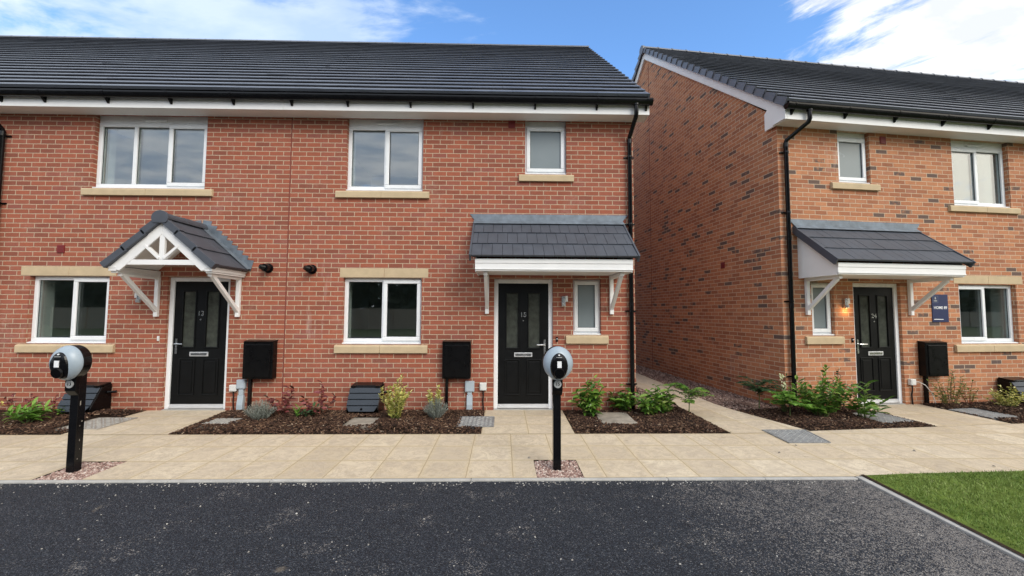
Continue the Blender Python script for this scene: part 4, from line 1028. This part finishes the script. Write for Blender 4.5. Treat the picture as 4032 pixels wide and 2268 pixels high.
# covers set in beds and paving
def cover(poly, label, mat, z=.006, ribs=8, group='inspection covers in the beds', rim=True):
    """poly: four corners, counter-clockwise"""
    P = [Vector((*p, 0)) for p in poly]; c = sum(P, Vector())/4
    t = empty('inspection_cover', (c.x, c.y, 0), 0, label, 'cover', group)
    Q = [p-c for p in P]
    sc = lambda k: [q*k for q in Q]
    b = MB(); o = sc(1.0); b.hexa([(q.x,q.y,-.02) for q in o]+[(q.x,q.y,z) for q in o])
    if ribs:
        r = b
        for i in range(ribs):
            for j in range(ribs):
                u0, v0 = (i+.5)/ribs, (j+.5)/ribs
                pt = lambda u, v: Q[0]*(1-u)*(1-v)+Q[1]*u*(1-v)+Q[2]*u*v+Q[3]*(1-u)*v
                ctr = pt(u0*.92+.04, v0*.92+.04); a = .7 if (i+j) % 2 else -.7
                dx = Vector((math.cos(a), math.sin(a), 0))*.02; dy = Vector((-math.sin(a), math.cos(a), 0))*.006
                p4 = [ctr-dx-dy, ctr+dx-dy, ctr+dx+dy, ctr-dx+dy]
                r.hexa([(q.x,q.y,z-.001) for q in p4]+[(q.x,q.y,z+.006) for q in p4])
    b.raw('lid', [mat, M['rib']], t, [0]*6+[1]*(len(b.f)-6))
    if rim:
        r = MB()
        for i in range(4):
            a, b2 = o[i], o[(i+1) % 4]; r.bar((a.x,a.y,z+.001), (b2.x,b2.y,z+.001), .012, .008)
        r.build('rim', mat, t)
    return t
M['steel'] = simple('galvanised_cover', (.26,.265,.268), .55, .5, metal=.2, var=.35, scale=22)
M['rib'] = simple('worn_tread', (.40,.40,.39), .6, .5, metal=.2, var=.3, scale=25)
M['steel_dirty'] = simple('dirty_cover', (.30,.275,.24), .75, .4, metal=.1, var=.35, scale=9)
R4 = lambda x0,x1,y0,y1: [(x0,y0),(x1,y0),(x1,y1),(x0,y1)]
cover(R4(-5.77,-5.225,5.50,6.07), 'pale grey inspection cover partly behind the left charging post', M['steel_dirty'])
cover(R4(-4.07,-3.64,5.58,6.0), 'dusty ribbed inspection cover by the left end of the long bed', M['steel_dirty'], z=.014)
cover(R4(-2.14,-1.70,5.50,6.0), 'plain concrete slab set in the mulch before the gas meter box', M['concrete'], z=.022, ribs=0, rim=False)
cover(R4(-.615,-.125,5.575,6.085), 'dark ribbed inspection cover cutting into the path to door 15', M['steel'], z=.012)
cv = cover([(1.33,5.63),(1.835,5.63),(1.86,6.26),(1.40,6.27)], 'weathered concrete slab with a raised front in the corner bed', M['concrete'], z=.03, ribs=0, rim=False)
b = MB(); b.box(-.25, .23, -.325, -.22, -.02, .045); b.build('raised_front', M['concrete'], cv, bevel=.008)
cover(CV3, 'grey ribbed inspection cover left of the path to door 24', M['steel'], z=.01)
cover(CV4, 'grey ribbed inspection cover right of the path to door 24', M['steel'], z=.01)
dr = cover([(3.395,4.885),(3.90,4.89),(3.98,5.41),(3.41,5.412)], 'square metal chequer plate cover set in the paving', M['steel'], z=.006, ribs=11, group=None)

# ------------------------------------------------------------------ plants
def leaf(b, p, d, ln, wd, curl=.25, roll=0.):
    d = d.normalized(); ref = Vector((0,0,1)) if abs(d.z) < .9 else Vector((1,0,0))
    s = d.cross(ref).normalized(); n = s.cross(d)
    s2 = s*math.cos(roll)+n*math.sin(roll); n = s2.cross(d); s = s2
    a = p; m1 = p+d*ln*.35-n*curl*ln*.02; m2 = p+d*ln*.7-n*curl*ln*.12; t = p+d*ln-n*curl*ln*.35
    n0 = len(b.v); fo = n*wd*.18
    for q, w in ((a,.12),(m1,.5),(m2,.42)): b.v += [tuple(q-s*wd*w+fo), tuple(q), tuple(q+s*wd*w+fo)]
    b.v.append(tuple(t))
    for i in (0, 1):
        k = n0+3*i; b.f += [(k,k+1,k+4,k+3),(k+1,k+2,k+5,k+4)]
    k = n0+6; b.f += [(k,k+1,k+3),(k+1,k+2,k+3)]
def plant(name, x, y, h, w, mat, stems, leaves, ln, wd, label, group=None, stem=M['stem'], spread=1., bare=.15, upright=.35, lean=(0,0), droop=.2, z=.01, extra=None):
    t = empty(name, (x, y, z), rnd(0,6.28), label, 'plant', group)
    t.rotation_euler = (0,0,0)
    st = MB(); fb = MB(); ln *= 1.18; wd *= 1.25; leaves = int(leaves*1.25)
    for i in range(stems):
        a = 2*PI*i/stems+rnd(-.4,.4); r = w/2*spread*math.sqrt(rnd(.05,1)); hh = h*rnd(.55,1)*(1-.35*(r/(w/2))**2)
        if i == 0: hh, r = h, r*.4
        p0 = Vector((math.cos(a)*r*.18, math.sin(a)*r*.18, 0)); p2 = Vector((math.cos(a)*r+lean[0]*hh, math.sin(a)*r+lean[1]*hh, hh))
        p1 = (p0+p2)/2+Vector((rnd(-.03,.03)+math.cos(a)*-.1*r, rnd(-.03,.03), hh*.08))
        st.tube([p0,p1,p2], [.0045,.0035,.002], 5, False)
        for j in range(leaves):
            t_ = bare+(1-bare)*(j+rnd(0,.9))/leaves; t_ = min(t_, 1)
            p = p0*(1-t_)**2+p1*2*t_*(1-t_)+p2*t_**2
            az = j*2.4+rnd(-.5,.5); up = upright+rnd(-.45,.45)+(.4 if t_ > .9 else 0)
            d = Vector((math.cos(az), math.sin(az), up))
            k = rnd(.65,1.15)
            leaf(fb, p, d, ln*k, wd*k, rnd(.1,1)*droop*3, rnd(-.6,.6))
    st.build('stem', stem, t); fb.raw('foliage', [mat], t)
    return t
def lavender(x, y, h, w, label):
    t = empty('lavender', (x, y, .01), 0, label, 'plant', 'grey lavender bushes')
    b = MB(); st = MB()
    for i in range(150):
        a = rnd(0,2*PI); r = math.sqrt(rnd(0,1))*w/2; el = rnd(.75,1.05)
        p0 = Vector((math.cos(a)*r*.35, math.sin(a)*r*.35, 0)); top = Vector((math.cos(a)*r*1.05, math.sin(a)*r*1.05, h*el*math.sqrt(max(.1,1-.75*(r/(w/2))**2))))
        st.tube([p0, (p0+top)/2+Vector((0,0,.02)), top], .0014, 4, False)
        for j in range(11):
            p = p0.lerp(top, .25+.75*j/11); az = rnd(0,6.28)
            leaf(b, p, Vector((math.cos(az)*.7, math.sin(az)*.7, .8)), rnd(.022,.04), .0055, .2)
    st.build('stem', M['lavender'], t); b.raw('foliage', [M['lavender']], t)
lavender(-3.40, 5.92, .29, .40, 'round grey lavender bush at the left end of the long bed')
lavender(-.97, 6.02, .29, .37, 'round grey lavender bush left of the pipe under the meter box of 15')
plant('photinia', -3.22, 6.18, .44, .52, M['photinia'], 7, 7, .085, .040, 'sparse red leaved photinia just right of the left lavender', 'red leaved photinias', M['stem_red'], bare=.25)
plant('photinia', -2.68, 6.12, .50, .52, M['photinia'], 7, 7, .085, .040, 'sparse red leaved photinia just left of the gas meter box', 'red leaved photinias', M['stem_red'], bare=.25)
plant('photinia', -2.78, 6.10, .16, .42, M['dark_leaf'], 8, 6, .07, .035, 'low dark green clump at the foot of the right photinia', None, M['stem'], bare=.1)
plant('seedling', -2.93, 6.0, .15, .10, M['fern'], 3, 4, .08, .032, 'single bright green sprout between the two photinias', None, M['stem_green'], upright=1.2)
plant('euonymus', -1.50, 5.86, .64, .48, M['euonymus'], 22, 24, .048, .024, 'tall variegated yellow euonymus right of the gas meter box', 'yellow variegated euonymus', M['stem_green'], bare=.12, upright=.7)
plant('euonymus', -1.02, 6.27, .41, .31, M['euonymus'], 11, 18, .048, .024, 'small variegated yellow euonymus behind the right lavender', 'yellow variegated euonymus', M['stem_green'], bare=.3, upright=.7)
plant('laurel', 1.29, 6.10, .56, .52, M['laurel'], 16, 14, .11, .045, 'bushy green laurel right of the path to door 15', 'green laurels by the corner', M['stem_green'], upright=.25, droop=.4)
plant('laurel', 1.86, 6.38, .40, .44, M['laurel'], 9, 11, .12, .05, 'low green laurel left of the drainpipe on the red house', 'green laurels by the corner', M['stem_green'], upright=.25, droop=.4)
plant('laurel', 2.19, 6.14, .45, .50, M['laurel'], 12, 12, .105, .042, 'green laurel right of the drainpipe on the red house', 'green laurels by the corner', M['stem_green'], upright=.25, droop=.4)
plant('laurel', 2.44, 6.20, .38, .40, M['laurel'], 11, 12, .085, .034, 'small dark laurel between two bigger shrubs in the corner bed', 'green laurels by the corner', M['stem_green'])
def mahonia(x, y, h, w, label, fr=8, n=9, lnl=.05, mat='dark_leaf', rise=.35, group=None, name='mahonia'):
    t = empty(name, (x, y, .01), 0, label, 'plant', group); st = MB(); b = MB()
    st.tube([(0,0,0),(.01,.0,h*.5),(0,.01,h*.86)], [.008,.006,.004], 6, False)
    for i in range(fr):
        a = 2*PI*i/fr+rnd(-.3,.3); zz = h*rnd(.4,.9); L = w/2*rnd(.75,1.1)
        dr = Vector((math.cos(a), math.sin(a), 0)); pts = [Vector((0,0,zz))+dr*L*k+Vector((0,0,rise*L*math.sin(k*2.2))) for k in (0,.25,.5,.75,1)]
        st.tube(pts, .0022, 4, False)
        for j in range(1, n+1):
            k = j/n*4; i0 = min(3, int(k)); p = pts[i0].lerp(pts[i0+1], k-i0); sd = Vector((-dr.y, dr.x, 0))
            for s_ in (-1, 1): leaf(b, p, sd*s_+dr*.45+Vector((0,0,rnd(-.1,.3))), lnl*1.5*(1-.3*j/n), lnl*.62, .4, rnd(-.3,.3))
        leaf(b, pts[-1], dr, lnl, lnl*.36)
    st.build('stem', M['stem_green'], t); b.raw('foliage', [M[mat]], t); return t
mahonia(2.78, 6.16, .42, .62, 'feathery dark green mahonia at the right end of the corner bed', fr=14, n=11, lnl=.055, group='feathery mahonias', mat='laurel')
mahonia(4.12, 6.60, .42, .62, 'dark spiky mahonia at the left end of the bed by 24', fr=15, n=12, lnl=.055, group='feathery mahonias')
mahonia(4.20, 6.0, .48, .56, 'bright green fern like plant before the drainpipe of 24', fr=15, n=14, lnl=.06, mat='fern', rise=-.1, name='fern')
pr_ = plant('pieris', 4.33, 6.32, .60, .30, M['dark_leaf'], 8, 10, .06, .02, 'pieris with a cream blossom spray beside the drainpipe of 24', None, M['stem_green'])
bl = MB()
for i in range(60):
    u_ = rnd(0,1); p = Vector((-.06+.05*u_+rnd(-.028,.028), -.05+rnd(-.02,.02), .60-.26*u_)); r = rnd(.007,.011)
    bl.tube([p-Vector((0,0,r)), p-Vector((0,0,r*.2)), p+Vector((0,0,r))], [r*.5,r,r*.4], 6)
bl.raw('blossom', [M['blossom']], pr_)
plant('laurel', 4.70, 6.05, .72, .74, M['laurel'], 30, 17, .085, .034, 'largest dense green shrub before the wall of 24', 'shrubs in the bed by 24', M['stem_green'], upright=.35)
plant('loose_shrub', 5.14, 6.28, .68, .50, M['dark_leaf'], 11, 12, .055, .024, 'open twiggy shrub between the dense shrub and door 24', 'shrubs in the bed by 24', M['stem'], bare=.2)
plant('laurel', 5.28, 5.98, .52, .62, M['laurel'], 9, 9, .12, .05, 'broad leaved laurel in front of the left frame of door 24', 'shrubs in the bed by 24', M['stem_green'], upright=.45)
plant('nandina', 7.27, 6.60, .60, .54, M['nandina'], 14, 16, .055, .017, 'tall olive nandina below the meter box of 24', 'nandinas right of door 24', M['stem'], bare=.2)
plant('nandina', 7.80, 6.78, .42, .34, M['nandina'], 7, 11, .05, .017, 'small sparse nandina right of the tall one', 'nandinas right of door 24', M['stem_red'], bare=.3)
plant('euonymus', 8.20, 6.58, .40, .55, M['euonymus'], 20, 15, .045, .018, 'pale green euonymus before the gas meter box at right edge', None, M['stem_green'])
plant('laurel', 8.62, 6.45, .40, .40, M['laurel'], 12, 12, .06, .024, 'green shrub cut by the right edge of the photo', None, M['stem_green'])
plant('fern', -6.46, 5.80, .24, .46, M['fern'], 13, 6, .15, .034, 'bright green long leaved plant in the bed left of the charging post', None, M['stem_green'], upright=.5, droop=.5)
plant('euonymus', -7.55, 6.30, .22, .22, M['euonymus'], 7, 8, .05, .025, 'yellow leaved plant at the left edge of the bed', None, M['stem_green'])
plant('photinia', -7.30, 6.33, .28, .20, M['photinia'], 3, 5, .06, .026, 'leftmost thin red photinia in the bed by 13', 'thin red photinias', M['stem_red'], bare=.4)
plant('photinia', -7.06, 6.34, .29, .26, M['photinia'], 4, 5, .065, .03, 'thin pink leaved photinia behind the long leaved plant', 'thin red photinias', M['stem_red'], bare=.35)
plant('photinia', -6.66, 6.31, .26, .34, M['photinia'], 5, 5, .065, .03, 'thin pink photinia just left of the charging post', 'thin red photinias', M['stem_red'], bare=.3)
plant('laurel', -6.42, 6.20, .13, .22, M['fern'], 7, 6, .075, .03, 'low green plant at the foot of the left gas meter box', None, M['stem_green'])

# ------------------------------------------------------------------ what stands across the road, seen in the window panes
fz = empty('timber_fence', (0,-24,-.08), 0, 'long brown board fence across the road, mirrored in the lower windows', 'fence')
b = MB(); x = -40
while x < 80: b.box(x, x+.145, -.012, .012, 0, 1.82+rnd(-.008,.008)); x += .15
b.build('boards', M['fence_wood'], fz)
for x in range(-40, 81, 3):
    b = MB(); b.box(x-.05, x+.05, .014, .114, 0, 1.9); b.build('fence_post', M['fence_wood'], fz)
b = MB(); b.box(-40, 80.1, -.03, .03, 1.84, 1.87); b.build('capping', M['fence_wood'], fz)
tb = MB()
for i in range(26000):
    x = rnd(-60,110); top = 7.2+1.6*math.sin(x*.37)+1.1*math.sin(x*.91+1)+.8*math.sin(x*2.3)
    z = top*rnd(0,1)**.8; y = -29+rnd(-2.5,2.5)
    s_ = rnd(.4,.95); a = Vector((rnd(-1,1),rnd(-1,1),rnd(-1,1))).normalized(); c = a.orthogonal().normalized(); d = a.cross(c); p = Vector((x,y,z))
    tb.quad(p-c*s_, p-d*s_*.6, p+c*s_, p+d*s_*.6)
tag(tb.raw('far_trees', [M['trees']]), 'dark belt of trees behind the fence across the road', 'trees', kind='stuff')

# ------------------------------------------------------------------ sky, sun, camera
SUN_EL, SUN_AZ = math.radians(38), math.radians(150)      # azimuth clockwise from +Y
w = bpy.data.worlds.new('World'); scene.world = w; w.use_nodes = True
t = w.node_tree; t.nodes.clear()
class WT(NT):
    def __init__(s, tree): s.t = tree
k = WT(t)
out = k.n('ShaderNodeOutputWorld'); bg = k.n('ShaderNodeBackground'); bg.inputs[1].default_value = .15
sky = k.n('ShaderNodeTexSky', sky_type='NISHITA'); sky.sun_disc = False; sky.sun_elevation = SUN_EL; sky.sun_rotation = SUN_AZ
sky.air_density = 1.0; sky.dust_density = .6; sky.ozone_density = 2.5
tc = k.n('ShaderNodeTexCoord').outputs['Generated']
sp = k.n('ShaderNodeSeparateXYZ'); k.l(tc, sp.inputs[0])
zc = k.math('MAXIMUM', sp.outputs[2], .02); dn = k.math('ADD', zc, .12)
cv = k.n('ShaderNodeCombineXYZ'); k.l(k.math('DIVIDE', sp.outputs[0], dn), cv.inputs[0]); k.l(k.math('DIVIDE', sp.outputs[1], dn), cv.inputs[1])
mp = k.n('ShaderNodeMapping'); mp.inputs['Rotation'].default_value = (0,0,math.radians(35)); mp.inputs['Scale'].default_value = (1.,1.9,1); k.l(cv.outputs[0], mp.inputs[0])
n1 = k.noise(mp.outputs[0], 2.4, 10, .6, .35); n2 = k.noise(mp.outputs[0], 3.6, 6, .55)
az = k.math('ARCTAN2', sp.outputs[0], sp.outputs[1])          # 0 ahead, + to the right
azn = k.mapr(az, -PI, PI)
D = lambda deg: (deg+180)/360
cov = k.ramp(azn, [(0,(.72,)*3),(D(-75),(.72,)*3),(D(-45),(.64,)*3),(D(-22),(.60,)*3),(D(-8),(.50,)*3),(D(3),(.36,)*3),(D(11),(.29,)*3),(D(31),(.26,)*3),(D(37),(.46,)*3),(D(42),(.68,)*3),(D(70),(.68,)*3),(D(110),(.70,)*3),(1,(.72,)*3)])
side_r = k.mapr(k.math('ARCTAN2', sp.outputs[0], sp.outputs[1]), math.radians(14), math.radians(34))
mp2 = k.n('ShaderNodeMapping', vector_type='TEXTURE'); mp2.inputs['Rotation'].default_value = (0,0,math.radians(-50)); mp2.inputs['Scale'].default_value = (1.,.4,1); k.l(cv.outputs[0], mp2.inputs[0])
n3 = k.noise(mp2.outputs[0], 2.3, 12, .66, .5)
n1 = k.math('ADD', k.math('MULTIPLY', n1, k.math('SUBTRACT', 1., side_r)), k.math('MULTIPLY', n3, side_r))
dens = k.math('ADD', n1, k.math('SUBTRACT', cov, .5))
thick = k.ramp(azn, [(D(-60),(1.,)*3),(D(-45),(.74,)*3),(D(-8),(.6,)*3),(D(12),(.45,)*3),(D(30),(1.,)*3)])
alpha = k.math('MULTIPLY', k.mapr(dens, .44, .66, 0, 1, True), thick)
shade = k.mapr(n2, .38, .62)
cc = k.mix(shade, k.mix(side_r, (3.3,4.0,5.0), (4.1,4.3,4.6)), k.mix(side_r, (4.4,4.9,5.4), (5.7,5.7,5.6)))
front = k.mapr(sp.outputs[1], -.25, .15)                       # the overcast half of the sky behind the viewer is greyer
cb2 = k.mix(shade, (3.5,4.2,5.2), (6.3,6.5,6.8))
ccol = k.mix(front, cb2, cc)
glow = k.mapr(k.math('ABSOLUTE', k.math('SUBTRACT', az, math.radians(128))), math.radians(35), math.radians(8), 0, 1, True)
ccol = k.mix(k.math('MULTIPLY', glow, .75), ccol, (15.5,14.2,11.6))
k.l(k.mix(alpha, k.mix(1., sky.outputs[0], (.92,1.2,1.42), 'MULTIPLY'), ccol), bg.inputs[0]); k.l(bg.outputs[0], out.inputs[0])

sd = bpy.data.lights.new('sun', 'SUN'); sd.energy = 1.2; sd.angle = math.radians(28); sd.color = (1,.95,.88)
so = bpy.data.objects.new('sun', sd); COL.objects.link(so)
dv = Vector((math.sin(SUN_AZ)*math.cos(SUN_EL), math.cos(SUN_AZ)*math.cos(SUN_EL), math.sin(SUN_EL)))
so.rotation_euler = dv.to_track_quat('Z', 'Y').to_euler(); so.location = (0,-10,20)

cd = bpy.data.cameras.new('camera'); cam = bpy.data.objects.new('camera', cd); COL.objects.link(cam); scene.camera = cam
cd.sensor_width = 36; cd.lens = 36*1030/2576; cd.clip_start = .05; cd.clip_end = 1000
yaw, pit, rol = math.radians(1.19), math.radians(3.33), .0041
fw = Vector((math.sin(yaw)*math.cos(pit), math.cos(yaw)*math.cos(pit), math.sin(pit)))
r0 = Vector((math.cos(yaw), -math.sin(yaw), 0)); u0 = r0.cross(fw)
r = r0*math.cos(rol)+u0*math.sin(rol); u = -r0*math.sin(rol)+u0*math.cos(rol)
mt = Matrix.Identity(4)
for i in range(3): mt[i][0] = r[i]; mt[i][1] = u[i]; mt[i][2] = -fw[i]
mt.translation = (0,0,1.543); cam.matrix_world = mt

scene.view_settings.view_transform = 'Standard'; scene.view_settings.look = 'None'; scene.view_settings.exposure = .6; scene.view_settings.gamma = 1
scene.cycles.max_bounces = 8; scene.cycles.transparent_max_bounces = 12
